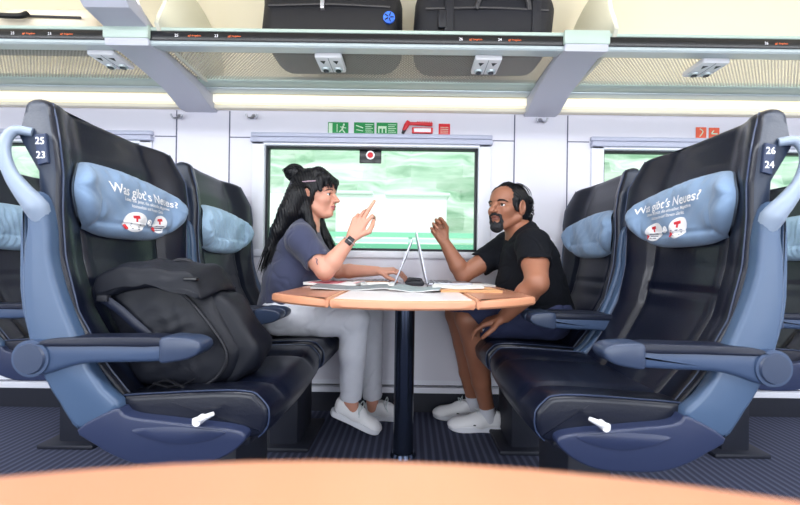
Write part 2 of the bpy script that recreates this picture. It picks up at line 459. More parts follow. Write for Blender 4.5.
# panel gaps as recess lines
struct(w.build('wall_window_side', M['wall'], smooth=False))
g = MB()
for c in WX:
    for sx in (c - .843, c - 1.157):
        g.box((sx - .0035, YW - .0015, .19), (sx + .0035, YW + .002, 1.765))
    g.box((c - .843, YW - .0015, 1.607), (c - .715, YW + .002, 1.613)); g.box((c + .715, YW - .0015, 1.607), (c + .843, YW + .002, 1.613))
struct(g.build('trim_1', M['seam'], smooth=False))
struct(MB().box((-4.9, YW + .01, .155), (4.9, YW + .06, .19)).box((-4.9, YW - .01, .112), (4.9, YW + .05, .145), .004).build('baseboard_window_side', M['frame'], smooth=False))
struct(MB().box((-4.9, YW + .03, .10), (4.9, YW + .07, .165)).box((-4.9, YW - .005, -.01), (4.9, YW + .05, .112)).build('trim_2', M['pedestal'], smooth=False))

for i, c in enumerate(WX):
    fr = MB(); o, t = HW + .075, .028
    # white frame: four bars with rounded rims around the glass
    fr.box((c - o, YW - .014, ZB - .05), (c - HW, YW + .05, ZT + .04), .006).box((c + HW, YW - .014, ZB - .05), (c + o, YW + .05, ZT + .04), .006)
    fr.box((c - o, YW - .018, ZB - .05), (c + o, YW + .05, ZB - .008), .006)
    fr.box((c - o, YW - .014, ZT + .004), (c + o, YW + .05, ZT + .04), .006)
    wf = struct(fr.build('window_%d' % (i + 1), M['frame'], smooth=35))
    bl = MB().box((c - o - .005, YW - .03, ZT + .018), (c + o + .005, YW + .01, ZT + .048), .006).box((c - o - .005, YW - .022, ZT + .052), (c + o + .005, YW + .01, ZT + .078), .006)
    bl.build('blind_case', M['blind'], wf)
    gk = MB()
    for (a, b) in (((c - HW, ZB - .008), (c - HW + .014, ZT + .006)), ((c + HW - .014, ZB - .008), (c + HW, ZT + .006)), ((c - HW, ZB - .008), (c + HW, ZB + .008)), ((c - HW, ZT - .006), (c + HW, ZT + .006))):
        gk.box((a[0], YW + .01, a[1]), (b[0], YW + .05, b[1]), .003)
    gk.build('gasket', M['gasket'], wf)
    MB().box((c - HW, YW + .045, ZB), (c + HW, YW + .049, ZT)).build('pane', M['glass'], wf, smooth=False)

# curved ceiling and upper wall above the rack, sheet with real thickness
prof = catmull([(YW, 1.77), (YW, 1.90), (2.16, 2.05), (2.04, 2.19), (1.8, 2.28), (1.3, 2.32), (.6, 2.335), (-.4, 2.335), (-.95, 2.30), (-1.1, 2.2)], res=5)
V = []; Fc = []
nrm = np.gradient(prof, axis=0); nrm /= np.linalg.norm(nrm, axis=1)[:, None]; outp = prof + np.stack([nrm[:, 1], -nrm[:, 0]], 1) * .04
ring = np.vstack([prof, outp[::-1]]); n = len(ring)
for x in (-4.2, 4.2): V += [(x, p[0], p[1]) for p in ring]
for k in range(n): Fc.append((k, (k + 1) % n, n + (k + 1) % n, n + k))
Fc += [tuple(range(n)), tuple(range(n, 2 * n))[::-1]]
struct(MB().add(V, Fc).build('ceiling', M['cream'], smooth=30))
# the wall beyond the photographer's own table and the two end walls
w2 = MB().box((-4.2, -1.16, 0), (4.2, -1.1, .3)).box((-4.2, -1.16, 1.7), (4.2, -1.1, 2.3))
for x in (-4.2, -2.2, -.2, 1.8, 3.8): w2.box((x - .2, -1.16, .3), (x + .2, -1.1, 1.7))  # unseen openings made taller to let low light reach under the table
struct(w2.build('wall_aisle_side', M['wall'], smooth=False))
struct(MB().box((-4.26, -1.1, 0), (-4.2, 2.25, 2.34)).build('wall_left', M['wall'], smooth=False))
struct(MB().box((4.2, -1.1, 0), (4.26, 2.25, 2.34)).build('wall_right', M['wall'], smooth=False))

# light strip under the back of the rack
M['diffuser'] = mat('warm_diffuser', (250, 244, 225), .5, emit=(250, 246, 228), est=.45)
ls = thing('light_strip', 'long warm white light strip running along the wall top under the luggage rack', 'light', (0, 2.16, 1.77))
MB().box((-4.2, 2.135, 1.795), (4.2, 2.185, 1.842), .008).build('diffuser', M['diffuser'], ls)
lb = MB().box((-4.2, 2.15, 1.768), (4.2, 2.188, 1.79), .004)
lb.build('housing', M['cream'], ls)

# luggage rack
ZR = 1.85
rk = thing('luggage_rack', 'long overhead luggage rack with a perforated shelf, pale rails and black seat display strip', 'luggage rack', (0, 1.9, ZR))
MB().box((-4.2, 1.72, ZR - .002), (4.2, 1.985, ZR + .004)).build('shelf', M['perf'], rk, smooth=False)
b = MB().box((-4.2, 1.98, ZR - .006), (4.2, 2.06, ZR + .02), .006); b.build('rear_rail', M['rail_green'], rk)
MB().box((-4.2, 2.06, ZR - .012), (4.2, 2.13, ZR + .015), .008).build('rear_ledge', M['rail'], rk)
fr = prism([(1.62, ZR - .024), (1.625, ZR - .03), (1.70, ZR - .012), (1.725, ZR), (1.725, ZR + .012), (1.66, ZR + .04), (1.63, ZR + .040), (1.62, ZR + .035)], 0, 1, .001, 1)
def yswap(mb): mb.v = [(x_, y_, z_) for (y_, x_, z_) in mb.v]; return mb
fr.v = [(-4.2 + q[1] * 8.4, q[0], q[2]) for q in fr.v]; fr.build('front_rail', M['rail'], rk, smooth=False)
MB().box((-4.2, 1.615, ZR + .031), (4.2, 1.65, ZR + .046), .004).build('rail_cap', M['rail_green'], rk)

RX = [-1.245, .755, -3.245, 2.755]
for x in RX:
    r = MB()
    # arm under the rack, and the upright that sweeps up to the ceiling
    pr = [(YW, 1.755), (2.13, 1.75), (1.98, 1.80), (1.70, 1.825), (1.612, 1.812), (1.604, 1.83), (1.600, 1.885), (1.50, 1.90), (1.42, 1.97), (1.36, 2.10), (1.33, 2.335), (1.42, 2.335), (1.45, 2.12), (1.50, 2.01), (1.58, 1.94), (1.67, 1.90), (1.72, 1.86), (YW, 1.86)]
    up = x < 0
    if not up: pr = pr[:7] + [(1.62, 1.90), (1.67, 1.895), (1.72, 1.86), (YW, 1.86)]
    q = prism(pr, x - .095, x + .095, .006, 2)
    q.v = [(v[1], v[0], v[2]) for v in q.v]
    q.build('rack_arm', M['rib'], rk, smooth=30)
    c = MB().box((x - .1, 1.598, ZR - .012), (x + .1, 1.66, ZR + .05), .008); c.build('arm_cover', M['rail_green'], rk)
# upright end panes dividing the rack compartments
for x in (-1.12, .87):
    d = prism([(1.63, 1.86), (2.12, 1.86), (2.14, 2.05), (2.02, 2.16), (1.85, 2.20), (1.70, 2.15), (1.645, 2.02)], x, x + .02, .004, 2, sm=3)
    d.v = [(v[1], v[0], v[2]) for v in d.v]; d.build('divider', mat('frosted_divider', (206, 206, 190), .4), rk)
# black display strip with seat numbers
MB().box((-4.2, 1.6135, ZR - .012), (4.2, 1.621, ZR + .028), .002).build('display_strip', M['black'], rk)
for (pw, po, num) in ((12, 28, '25'), (49, 66, '23'), (176, 194, '25'), (216, 234, '23'), (461, 476, '26'), (500, 515, '24'), (767, 782, '26')):
    tx = MB(); X = P(pw, 38, 1.61)[0]; text_on(tx, num, .017, (X, 1.612, ZR + .008), (1, 0, 0), (0, 0, 1), mi=1)
    tx.build('seat_number', [M['orange_led'], M['white_led']], rk, smooth=False, recalc=False); tx = MB()
    X = P(po, 38, 1.61)[0]; text_on(tx, 'ggf. freigeben', .0105, (X, 1.612, ZR + .008), (1, 0, 0), (0, 0, 1))
    tx.build('display_lettering', [M['orange_led'], M['white_led']], rk, smooth=False, recalc=False)

# ceiling lights over the aisle
M['lamp_panel'] = mat('ceiling_lamp_diffuser', (250, 250, 250), .5, emit=(245, 248, 255), est=2.5)
for k, (x0, x1) in enumerate(((-4.0, -1.5), (-1.3, 1.3), (1.5, 4.0))):
    cl = thing('ceiling_light', ('long white ceiling light over the aisle, toward the left coach end', 'long white ceiling light over the aisle above the tables', 'long white ceiling light over the aisle, toward the right coach end')[k], 'ceiling light', ((x0 + x1) / 2, .3, 2.3), 'ceiling lights')
    MB().box((x0, -.02, 2.27), (x1, .52, 2.33), .01).build('frame', M['white'], cl)
    MB().box((x0 + .03, .01, 2.258), (x1 - .03, .49, 2.272), .004).build('diffuser', M['lamp_panel'], cl)

# reading light panels under the rack
for k, (px, py, lab) in enumerate(((108, 54, 'white reading light panel under the rack, left of the left bracket'), (330, 57, 'white reading light panel under the rack above the woman'),
                                   (487, 60, 'white reading light panel under the rack above the man'), (709, 63, 'white reading light panel under the rack, right of the right bracket'))):
    c = P(px, py, 1.74); X = c[0]; a = thing('reading_light', lab, 'reading light', (X, 1.76, ZR), 'reading light panels')
    rot = Matrix.Rotation(math.radians(-22), 4, 'X')
    MB().box((X - .062, 1.695, ZR - .035), (X + .062, 1.83, ZR - .008), .007).build('panel', M['white'], a)
    for s in (-1, 1):
        cx = X + s * .03
        MB().cyl((cx, 1.795, ZR - .034), (cx, 1.795, ZR - .043), .022, .018).cyl((cx, 1.795, ZR - .043), (cx, 1.795, ZR - .046), .013, mi=1).build('lamp', [M['rail'], M['black']], a)
        MB().add([(cx - .013, 1.722, ZR - .0357), (cx + .013, 1.722, ZR - .0357), (cx, 1.75, ZR - .0357), (cx - .013, 1.722, ZR - .0345), (cx + .013, 1.722, ZR - .0345), (cx, 1.75, ZR - .0345)],
                 [(0, 1, 2), (5, 4, 3), (0, 3, 4, 1), (1, 4, 5, 2), (2, 5, 3, 0)]).build('button', M['gasket'], a, smooth=False)
    MB().box((X - .001, 1.70, ZR - .0358), (X + .001, 1.825, ZR - .034)).build('seam', M['seam'], a, smooth=False)

# coat hooks
for px, py, lab in ((180, 118, 'small metal coat hook on the wall post, farther from the window'), (254, 118, 'small metal coat hook above the left window corner'), (540, 122, 'small metal double coat hook on the wall post right of the window')):
    c = P(px, py, YW); x, z = c[0], c[2]
    h = thing('coat_hook', lab, 'coat hook', (x, YW, z), 'coat hooks')
    MB().cyl((x, YW, z + .008), (x, YW - .006, z + .008), .013).build('plate', M['chrome'], h)
    for s in (-1, 1):
        MB().tube([(x, YW - .006, z + .008), (x + s * .012, YW - .02, z - .008), (x + s * .026, YW - .03, z - .008), (x + s * .032, YW - .034, z + .01)], [.006, .006, .005, .006], 8).build('prong', M['chrome'], h)

# signs above the window
def sign(px0, py0, px1, py1, name, lab, m, fn=None, d=YW):
    a = P(px0, py1, d); b = P(px1, py0, d)
    o = thing(name, lab, 'sign', ((a[0] + b[0]) / 2, d, a[2]))
    MB().box((a[0], d - .004, a[2]), (b[0], d, b[2]), .001).build('plate', m, o, smooth=False)
    if fn:
        mb = MB(); fn(mb, a[0], b[0], a[2], b[2], d - .0045)
        mb.build('pictogram', [M['pale_sign'], M['green_sign'], M['red_plastic']], o, smooth=False, recalc=False)
    return o
def rect(mb, x0, x1, z0, z1, y, mi=0): mb.add([(x0, y, z0), (x1, y, z0), (x1, y, z1), (x0, y, z1)], [(0, 1, 2, 3)], mi)
def line(mb, a, b, t, y, mi=0):
    a = np.array(a); b = np.array(b); d = b - a; n = np.array([-d[1], d[0]]) / np.linalg.norm(d) * t / 2
    q = [a - n, b - n, b + n, a + n]; mb.add([(p[0], y, p[1]) for p in q], [(0, 1, 2, 3)], mi)
def runner(mb, x0, x1, z0, z1, y):
    w, h = x1 - x0, z1 - z0; rect(mb, x0 + .04 * w, x0 + .22 * w, z0 + .08 * h, z1 - .08 * h, y)
    line(mb, (x0 + .45 * w, z1 - .15 * h), (x0 + .45 * w, z0 + .2 * h), .06 * h, y)
    cx = x0 + .72 * w; c = [(cx + .06 * w + .05 * w * math.cos(t), y, z1 - .2 * h + .09 * h * math.sin(t)) for t in np.linspace(0, 2 * PI, 9)[:-1]]; mb.add(c, [tuple(range(8))])
    line(mb, (cx + .03 * w, z1 - .3 * h), (cx - .02 * w, z0 + .42 * h), .14 * h, y); line(mb, (cx - .12 * w, z0 + .62 * h), (cx + .17 * w, z0 + .52 * h), .07 * h, y)
    line(mb, (cx - .02 * w, z0 + .42 * h), (cx + .12 * w, z0 + .12 * h), .09 * h, y); line(mb, (cx - .02 * w, z0 + .42 * h), (cx - .16 * w, z0 + .2 * h), .09 * h, y)
def info(mb, x0, x1, z0, z1, y, k=0):
    w, h = x1 - x0, z1 - z0
    for i in range(5): rect(mb, x0 + .56 * w, x1 - (.06 + .08 * (i % 2)) * w, z1 - (.2 + .15 * i) * h, z1 - (.15 + .15 * i) * h, y)
    if k == 0:
        line(mb, (x0 + .1 * w, z0 + .75 * h), (x0 + .45 * w, z0 + .55 * h), .09 * h, y); line(mb, (x0 + .12 * w, z0 + .4 * h), (x0 + .45 * w, z0 + .3 * h), .06 * h, y)
    else:
        rect(mb, x0 + .08 * w, x0 + .48 * w, z0 + .15 * h, z0 + .7 * h, y); rect(mb, x0 + .14 * w, x0 + .42 * w, z0 + .15 * h, z0 + .5 * h, y - .0003, 1)
        line(mb, (x0 + .28 * w, z0 + .15 * h), (x0 + .28 * w, z0 + .6 * h), .1 * h, y - .0006)
sign(328, 122.5, 348.5, 134.5, 'emergency_exit_sign', 'green emergency exit sign with a white running figure, leftmost above the window', M['green_sign'], runner)
sign(354, 122.8, 374.5, 134.8, 'instruction_sign', 'green emergency instruction sign between the running figure sign and its twin', M['green_sign'], lambda *a: info(*a))
sign(376.5, 123, 397.5, 135, 'instruction_sign', 'green emergency window sign just left of the red hammer', M['green_sign'], lambda *a: info(*a, 1))
def redlines(mb, x0, x1, z0, z1, y):
    w, h = x1 - x0, z1 - z0
    for i in range(4): rect(mb, x0 + .15 * w, x1 - .15 * w, z0 + (.18 + .16 * i) * h, z0 + (.22 + .16 * i) * h, y)
sign(438.5, 124, 450, 135.5, 'warning_sign', 'small square red notice right of the red hammer', M['red_plastic'], redlines)
def phone(mb, x0, x1, z0, z1, y):
    w, h = x1 - x0, z1 - z0
    mb.tube([(x0 + .35 * w, y, z1 - .15 * h), (x0 + .65 * w, y, z0 + .6 * h), (x0 + .35 * w, y, z0 + .15 * h)], .05 * w, 4)
def arrow(mb, x0, x1, z0, z1, y):
    w, h = x1 - x0, z1 - z0; line(mb, (x0 + .2 * w, z0 + .45 * h), (x0 + .8 * w, z0 + .45 * h), .1 * h, y); line(mb, (x0 + .2 * w, z0 + .45 * h), (x0 + .45 * w, z0 + .75 * h), .1 * h, y)
sign(695.5, 127.5, 706, 138.5, 'warning_sign', 'small orange red sign with a curved mark, above the right window', M['orange_sign'], phone)
sign(708.5, 128, 719, 139, 'warning_sign', 'small orange red sign with an arrow, beside the right seat top', M['orange_sign'], arrow)

# the red emergency hammer
a = P(417, 129, YW); x, z = a[0], a[2]
hm = thing('emergency_hammer', 'red emergency hammer with black tip in its holder above the window', 'hammer', (x, YW, z))
MB().box((x - .03, YW - .018, z - .03), (x + .093, YW, z + .005), .004).build('holder', M['red_plastic'], hm)
MB().box((x - .018, YW - .0195, z - .024), (x + .082, YW - .0175, z - .002), .001).build('label_plate', M['print'], hm)
MB().tube([(x + .09, YW - .02, z + .02), (x + .02, YW - .022, z + .022), (x - .05, YW - .024, z + .022)], [.011, .010, .009], 10).build('handle', M['red_plastic'], hm)
MB().tube([(x - .05, YW - .024, z + .035), (x - .062, YW - .024, z + .012), (x - .078, YW - .024, z - .02)], [.012, .015, .010], 10).build('head', M['red_plastic'], hm)
MB().tube([(x - .073, YW - .024, z - .012), (x - .084, YW - .024, z - .036)], [.011, .008], 10, smooth=False).build('tip', M['gasket'], hm)
rb = MB()
for i in range(9): rb.box((x + .0 + i * .01, YW - .034, z + .012), (x + .004 + i * .01, YW - .02, z + .034), .001)
rb.build('grip_ribs', M['red_plastic'], hm)

# black target sticker at the top of the window
a = P(370.5, 156, YW + .04); x, z = a[0], a[2]
st = thing('window_breaker_marker', 'black plate with red and white ring at the top of the window', 'sign', (x, YW + .04, z))
MB().box((x - .066, YW + .032, z - .045), (x + .066, YW + .044, z + .045), .004).build('plate', M['black'], st)
MB().cyl((x, YW + .033, z + .002), (x, YW + .029, z + .002), .026).build('ring', M['print'], st)
MB().cyl((x, YW + .03, z + .002), (x, YW + .027, z + .002), .017).build('dot', M['red'], st)

# ================================================================ outside, beyond the glass
gr = MB().box((-170, 2.6, -1.4), (170, 40, -1.2)); tag(gr.build('trackside_ground', streaky('pale_gravel_and_grass', [(.3, (150, 190, 150)), (.7, (215, 228, 212))], .1, 1), smooth=False), kind='structure')
# hedge bank rising behind the track, lumpy surface; overexposed look put into its pale colours
nx, nz = 200, 24; V = []; Fc = []
for i in range(nx + 1):
    for j in range(nz + 1):
        xx = -170 + 340 * i / nx; t = j / nz
        zz = -1.2 + 17 * t; yy = 22 + 7 * t + 1.2 * math.sin(xx * .35 + j * .6) * math.sin(j * .9 + xx * .11) + .5 * math.sin(xx * 1.3 + j)
        V.append((xx, yy, zz))
for i in range(nx):
    for j in range(nz):
        a = i * (nz + 1) + j; Fc.append((a, a + nz + 1, a + nz + 2, a + 1))
b = len(V); V += [(-170, 32, -1.2), (170, 32, -1.2), (-170, 32, 15.8), (170, 32, 15.8)]
Fc += [(b, b + 2, b + 3, b + 1)]
tag(MB().add(V, Fc).build('hedge_bank', streaky('overexposed_hedge_greens', [(.30, (150, 188, 158)), (.45, (192, 216, 196)), (.56, (218, 232, 218)), (.70, (244, 246, 242))], .13, 1.5, 5), recalc=False),
    'tall hedge bank in overexposed pale green rising beyond the track outside the windows', 'hedge')
def pz(py, d): return H - (py - 263) * d / F
bl = thing('trackside_cuboid', 'long white low building outside behind the raised hands', 'cuboid', (-.9, 19, -1.2))  # plain white block filling the white patch in the window view
MB().box(((335 - 410) / F * 19, 19, -1.2), ((446 - 410) / F * 19, 21.2, pz(195, 19)), .05).build('wall', mat('white_cuboid_face', (250, 250, 252), .8), bl)
MB().box(((330 - 410) / F * 19, 18.8, pz(195, 19)), ((372 - 410) / F * 19, 21.3, pz(192, 19)), .04).box(((384 - 410) / F * 19, 18.8, pz(196, 19)), ((449 - 410) / F * 19, 21.3, pz(193, 19)), .04).build('cuboid_top', mat('pale_cuboid_top', (235, 240, 240), .8), bl)
b2 = thing('trackside_cuboid', 'small white cuboid outside at the left window edge behind the woman', 'cuboid', (-6.6, 19, -1.2))  # second white block, carrying the white band on to the left
MB().box((-8.4, 19.5, -1.2), ((300 - 410) / F * 19, 21, pz(193, 19)), .05).build('wall', mat('small_cuboid_face', (246, 248, 250), .8), b2)
fn = thing('trackside_fence', 'low turquoise green trackside fence of horizontal boards outside the window', 'fence', (0, 9, -1.2))
for k, (za, zb, c) in enumerate(((1.62, 1.50, (150, 216, 186)), (1.46, 1.38, (205, 236, 222)), (1.34, 1.22, (120, 190, 160)), (1.18, 1.02, (170, 225, 205)), (.98, .4, (110, 190, 160)))):
    MB().box((-30, 8.98, za), (30, 9.02, zb)).build('board', mat('fence_green_%s' % 'abcde'[k], c, .8), fn, smooth=False)
for x in range(-28, 29, 4): MB().box((x - .05, 9.02, -1.2), (x + .05, 9.1, 1.6)).build('post', mat('fence_post', (180, 215, 200), .8) if x == -28 else bpy.data.materials['fence_post'], fn, smooth=False)
# ================================================================ seats
ZE = [.46, .51, .60, .685, .74, .88, 1.00, 1.104, 1.194, 1.275, 1.30]
XE = [-.68, -.722, -.788, -.832, -.860, -.892, -.898, -.894, -.906, -.942, -.962]
DEP = [.02, .03, .035, .04, .042, .045, .055, .065, .065, .055, .045]
XB = [-.78, -.84, -.90, -.94, -.952, -.958, -.952, -.955, -1.008, -1.018, -1.01]
HWZ = [.255, .262, .27, .272, .275, .28, .284, .288, .287, .262, .240]
f_ = lambda z, T: float(np.interp(z, ZE, T))
def ss(a, b, x): t = min(1, max(0, (x - a) / (b - a))); return t * t * (3 - 2 * t)
def front(u, z):
    """x of the padded front of a seat back; u = -1 aisle side .. 1 window side"""
    au = abs(u); xe, dp = f_(z, XE), f_(z, DEP)
    x = xe - dp * (1 - ss(.45, .93, au))
    if au < .58:
        x += .010 * math.cos(au / .58 * PI / 2) * (1 if z < 1.0 else .3)
        for zs in (.80, .99): x -= .010 * math.exp(-((z - zs) / .008) ** 2) * (1 if au < .56 else 0)
    x -= .010 * math.exp(-((au - .58) / .03) ** 2) * (1 - ss(1.0, 1.1, z))
    return x
def side_line(z, u=.93):
    return front(u, z)

def make_seat(s, yc, label, aisle=True, pillow='plain', numbers=None, group=None, sx=0):
    ox = XC - s * .6 + sx
    t = thing('train_seat', label, 'seat', (ox, yc, 0), group)
    def W(lx, y, z): return (XC + sx + s * lx, yc + y, z)
    def put(mb, name, m, par=t, smooth=40): mb.v = [W(*q) for q in mb.v]; return mb.build(name, m, par, smooth)
    # --- backrest
    zs = list(np.arange(.46, 1.272, .0115)) ; rows = []
    def row(z, shrink=0.0, zo=None):
        hw = f_(z, HWZ); xb = f_(z, XB); r = []
        us = [-.995, -.985, -.97, -.95] + list(np.linspace(-.93, .93, 63)) + [.95, .97, .985, .995]
        for u in us:
            x = front(u, z); au = abs(u)
            if au > .93: q = (au - .93) / .07; x = front(.93, z) - .022 * (1 - math.sqrt(max(0, 1 - q * q)))
            r.append((x, u * hw))
        xs_ = front(.93, z) - .03
        r.append((xs_, hw)); r.append(((xs_ + xb) / 2, hw * 1.0)); r.append((xb + .012, hw * .995))
        for u in (.93, .5, 0, -.5, -.93): r.append((xb - .018 * (abs(u) < .9), u * hw))
        r.append((xb + .012, -hw * .995)); r.append(((xs_ + xb) / 2, -hw)); r.append((xs_, -hw))
        if shrink:
            r2 = []
            for (x, y) in r:
                mx = (xb - .02 + front(min(.93, abs(y) / hw), z)) / 2
                r2.append((x + (mx - x) * shrink, y * (1 - .10 * shrink)))
            r = r2
        return [(x, y, zo if zo is not None else z) for x, y in r]
    for z in zs: rows.append(row(z))
    for k in range(1, 8):
        a = PI / 2 * k / 7; rows.append(row(1.272, 1 - math.cos(a), 1.272 + .036 * math.sin(a)))
    n = len(rows[0]); V = [p for r in rows for p in r]; Fc = []
    for i in range(len(rows) - 1):
        for k in range(n): Fc.append((i * n + k, i * n + (k + 1) % n, (i + 1) * n + (k + 1) % n, (i + 1) * n + k))
    Fc.append(tuple(range(n))[::-1]); Fc.append(tuple((len(rows) - 1) * n + k for k in range(n)))
    # crown: higher in the middle
    V = [(x, y, z + (.004 * (1 - (abs(y) / .27) ** 2) * ss(1.1, 1.3, z))) for (x, y, z) in V]
    bk = put(MB().add(V, Fc), 'backrest', [M['leather'], M['leather_side']], smooth=50)
    me = bk.data
    for p in me.polygons:
        if abs(p.normal.y) > .8: p.material_index = 1
    for sd in (-1, 1):
        pts = [(front(.93, z) + .001, sd * .945 * f_(z, HWZ), z) for z in np.arange(.50, 1.27, .03)]
        pts += [(front(.93, 1.272) - .012, sd * .92 * f_(1.272, HWZ), 1.298)]
        put(MB().tube(pts, .0022, 6, res=2), 'piping', M['piping'])
    # --- cushion
    prof = [(-.80, .42), (-.80, .49), (-.74, .512), (-.62, .522), (-.48, .530), (-.40, .528), (-.372, .512), (-.350, .482), (-.354, .445), (-.376, .42), (-.5, .41)]
    def wp(x, y, z):
        u = abs(y) / .28
        if z > .48: z += .010 * ss(.5, .85, u) - .008 * math.exp(-((u - .55) / .05) ** 2) - .006 * math.exp(-((x + .52) / .006) ** 2) * (u < .55)
        x += .012 * (1 - u * u) * (x > -.45)
        return (x, y, z)
    pcat = catmull(prof, res=7, closed=True)
    put(prism(pcat, -.278, .278, .016, 4, mid=24, warp=wp), 'cushion', M['leather'])
    loop = [(x, z) for x, z in catmull(prof[1:10], res=4)]
    for sd in (-1, 1):
        put(MB().tube([(x + .002 * (x > -.4), sd * .272, z + .0105 * (z > .48)) for x, z in loop], .0022, 6, smooth=False), 'piping', M['piping'])
    # --- side shells: upper arm, lower fairing
    up = [(-.812, .449), (-.865, .51), (-.905, .574), (-.942, .66), (-.958, .739), (-.965, .82), (-.962, .90), (-.955, .96), (-.957, 1.02), (-.94, 1.05), (-.912, 1.03),
          (-.900, .95), (-.895, .877), (-.875, .80), (-.85, .735), (-.817, .66), (-.79, .60), (-.755, .55), (-.717, .503)]
    lo = [(-.815, .449), (-.77, .412), (-.727, .387), (-.669, .366), (-.60, .36), (-.50, .366), (-.441, .388), (-.408, .412), (-.392, .432), (-.402, .449),
          (-.45, .459), (-.521, .466), (-.60, .474), (-.669, .481), (-.70, .49), (-.722, .503)]
    for sd in (-1, 1):
        a, b = (-.308, -.268) if sd < 0 else (.268, .308)
        if not aisle and sd < 0: a, b = -.296, -.266
        sh = put(prism(up, a, b, .012, 4, sm=3), 'side_shell', M['shell'])
        fa = put(prism(lo, a - .004, b + .004, .006, 4, sm=3), 'lower_fairing', M['fairing'])
        if aisle and sd < 0:
            gr = [(-.675, .452), (-.62, .428), (-.55, .418), (-.48, .43), (-.44, .45), (-.50, .458), (-.58, .462)]
            put(prism(gr, a - .0065, a + .002, .002, 2, sm=4), 'grip_recess', M['fairing'], fa)
    bs = [(-.85, .45), (-.935, .60), (-.985, .75), (-.992, .90), (-.988, 1.0), (-.982, 1.02), (-.978, .95), (-.970, .75), (-.925, .60), (-.84, .47)]
    put(prism(bs, -.285, .285, .004, 3, sm=3), 'back_shell', M['shell'])
    put(MB().box((-.78, -.26, .385), (-.40, .26, .42), .02), 'seat_pan', M['pedestal'])
    put(MB().box((-.64, -.12, .0), (-.50, .14, .39), .02).box((-.70, -.16, 0), (-.44, .18, .022), .008), 'pedestal', M['pedestal'])
    # --- armrests
    for sd in (-1, 1):
        yc_ = sd * (.270 if (sd > 0) == aisle else .285); w_ = .027
        if sd < 0 and aisle: yc_ = -.292
        body = [(-.955, .645), (-.95, .665), (-.925, .674), (-.88, .672), (-.74, .672), (-.60, .674), (-.54, .674), (-.52, .672), (-.508, .666), (-.510, .658), (-.525, .642), (-.56, .628),
                (-.66, .622), (-.78, .618), (-.84, .606), (-.88, .592), (-.92, .585), (-.95, .60)]
        ar = put(prism(body, yc_ - w_, yc_ + w_, .012, 4, sm=3), 'armrest', M['armrest'])
        pad = [(-.91, .660), (-.74, .662), (-.605, .664), (-.60, .685), (-.70, .686), (-.82, .683), (-.892, .676)]
        put(prism(pad, yc_ - w_ - .004, yc_ + w_ + .004, .005, 3, sm=3), 'pad', M['arm_pad'], ar)
        cap = [(-.602, .624), (-.604, .655), (-.60, .686), (-.55, .687), (-.525, .684), (-.505, .675), (-.500, .660), (-.510, .645), (-.535, .633), (-.57, .626)]
        put(prism(cap, yc_ - w_ - .006, yc_ + w_ + .006, .007, 3, sm=3), 'end_cap', M['arm_cap'], ar)
        kn = MB().cyl((-.923, yc_ - w_ - .004, .63), (-.923, yc_ + w_ + .004, .63), .046, n=40)
        put(kn, 'pivot', M['armrest'], ar)
        put(MB().cyl((-.923, yc_ + sd * (w_ + .003), .63), (-.923, yc_ + sd * (w_ + .009), .63), .039, .036, n=40), 'pivot_cap', M['arm_cap'], ar)
    # --- aisle side fittings
    if aisle:
        hp = [(-.93, -.285, .965), (-.935, -.30, 1.01), (-.955, -.312, 1.045), (-.985, -.315, 1.09), (-1.005, -.312, 1.14), (-1.008, -.305, 1.18), (-.995, -.295, 1.205), (-.965, -.28, 1.205)]
        put(MB().tube(hp, [.022, .031, .024, .018, .016, .015, .015, .014], 14, flat=.8), 'grab_handle', M['handle'])
        lv = MB().tube([(-.515, -.322, .482), (-.492, -.326, .489), (-.464, -.328, .502)], [.006, .008, .005], 10).cyl((-.505, -.30, .480), (-.505, -.330, .480), .010)
        put(lv, 'recline_lever', M['white'])
        pl = prism([(-.940, 1.118), (-.950, 1.195), (-.922, 1.200), (-.914, 1.125)], -.294, -.285, .003, 2)
        if numbers:
            q = put(pl, 'number_plate', M['plate'])
            tm = MB()
            for k, nn in enumerate(numbers):
                e = (1, 0, 0); o = W(-.934 + .003 * k, -.2948, 1.179 - .036 * k)
                text_on(tm, nn, .025, o, (1, 0, 0), (0, 0, 1), bold=.0002)
            tm.build('digits', M['print'], q, smooth=False, recalc=False)
    # --- headrest pillow
    pw = .240; hz = .105; zc = 1.062
    def ps(u, v):   # u,v in -1..1
        y = u * pw
        top = 1.160 + .012 * math.sin(-u * 2 + 1) - .045 * max(0, abs(u) - .5) ** 1.5 * 2
        bot = .945 + .078 * abs(u) ** 3.4
        z = (top + bot) / 2 + (top - bot) / 2 * v * max(0, 1 - abs(u) ** 7) ** .38
        z -= 0 if aisle else .03
        uu = u * .86; b = front(uu, z)
        e = max(0, 1 - abs(u) ** 6) ** .5 * max(0, 1 - abs(v) ** 3.5) ** .5
        wr = .002 * math.sin(23 * u + 5 * v + 2 * math.sin(6 * v)) * (1 - e * .3) + .004 * math.sin(9 * u - 4 * v) + .002 * math.sin(41 * u + 9 * math.sin(3 * v + u)) * (v > .6)
        if pillow == 'pleated': wr += .004 * math.sin(58 * u + 2 * math.sin(4 * v))
        gather = .005 * math.sin(34 * u + 1.5 * math.sin(7 * u)) * ss(.5, 1, v)
        return (b + .004 + .062 * e + (wr + gather) * e, y, z)
    nu, nv = 90, 44; V = []; Fc = []
    for i in range(nu + 1):
        for j in range(nv + 1):
            u = -1 + 2 * i / nu; v = -1 + 2 * j / nv; u = math.sin(u * PI / 2); v = math.sin(v * PI / 2); V.append(ps(u, v))
    for i in range(nu):
        for j in range(nv):
            a = i * (nv + 1) + j; Fc.append((a, a + nv + 1, a + nv + 2, a + 1))
    b = len(V)
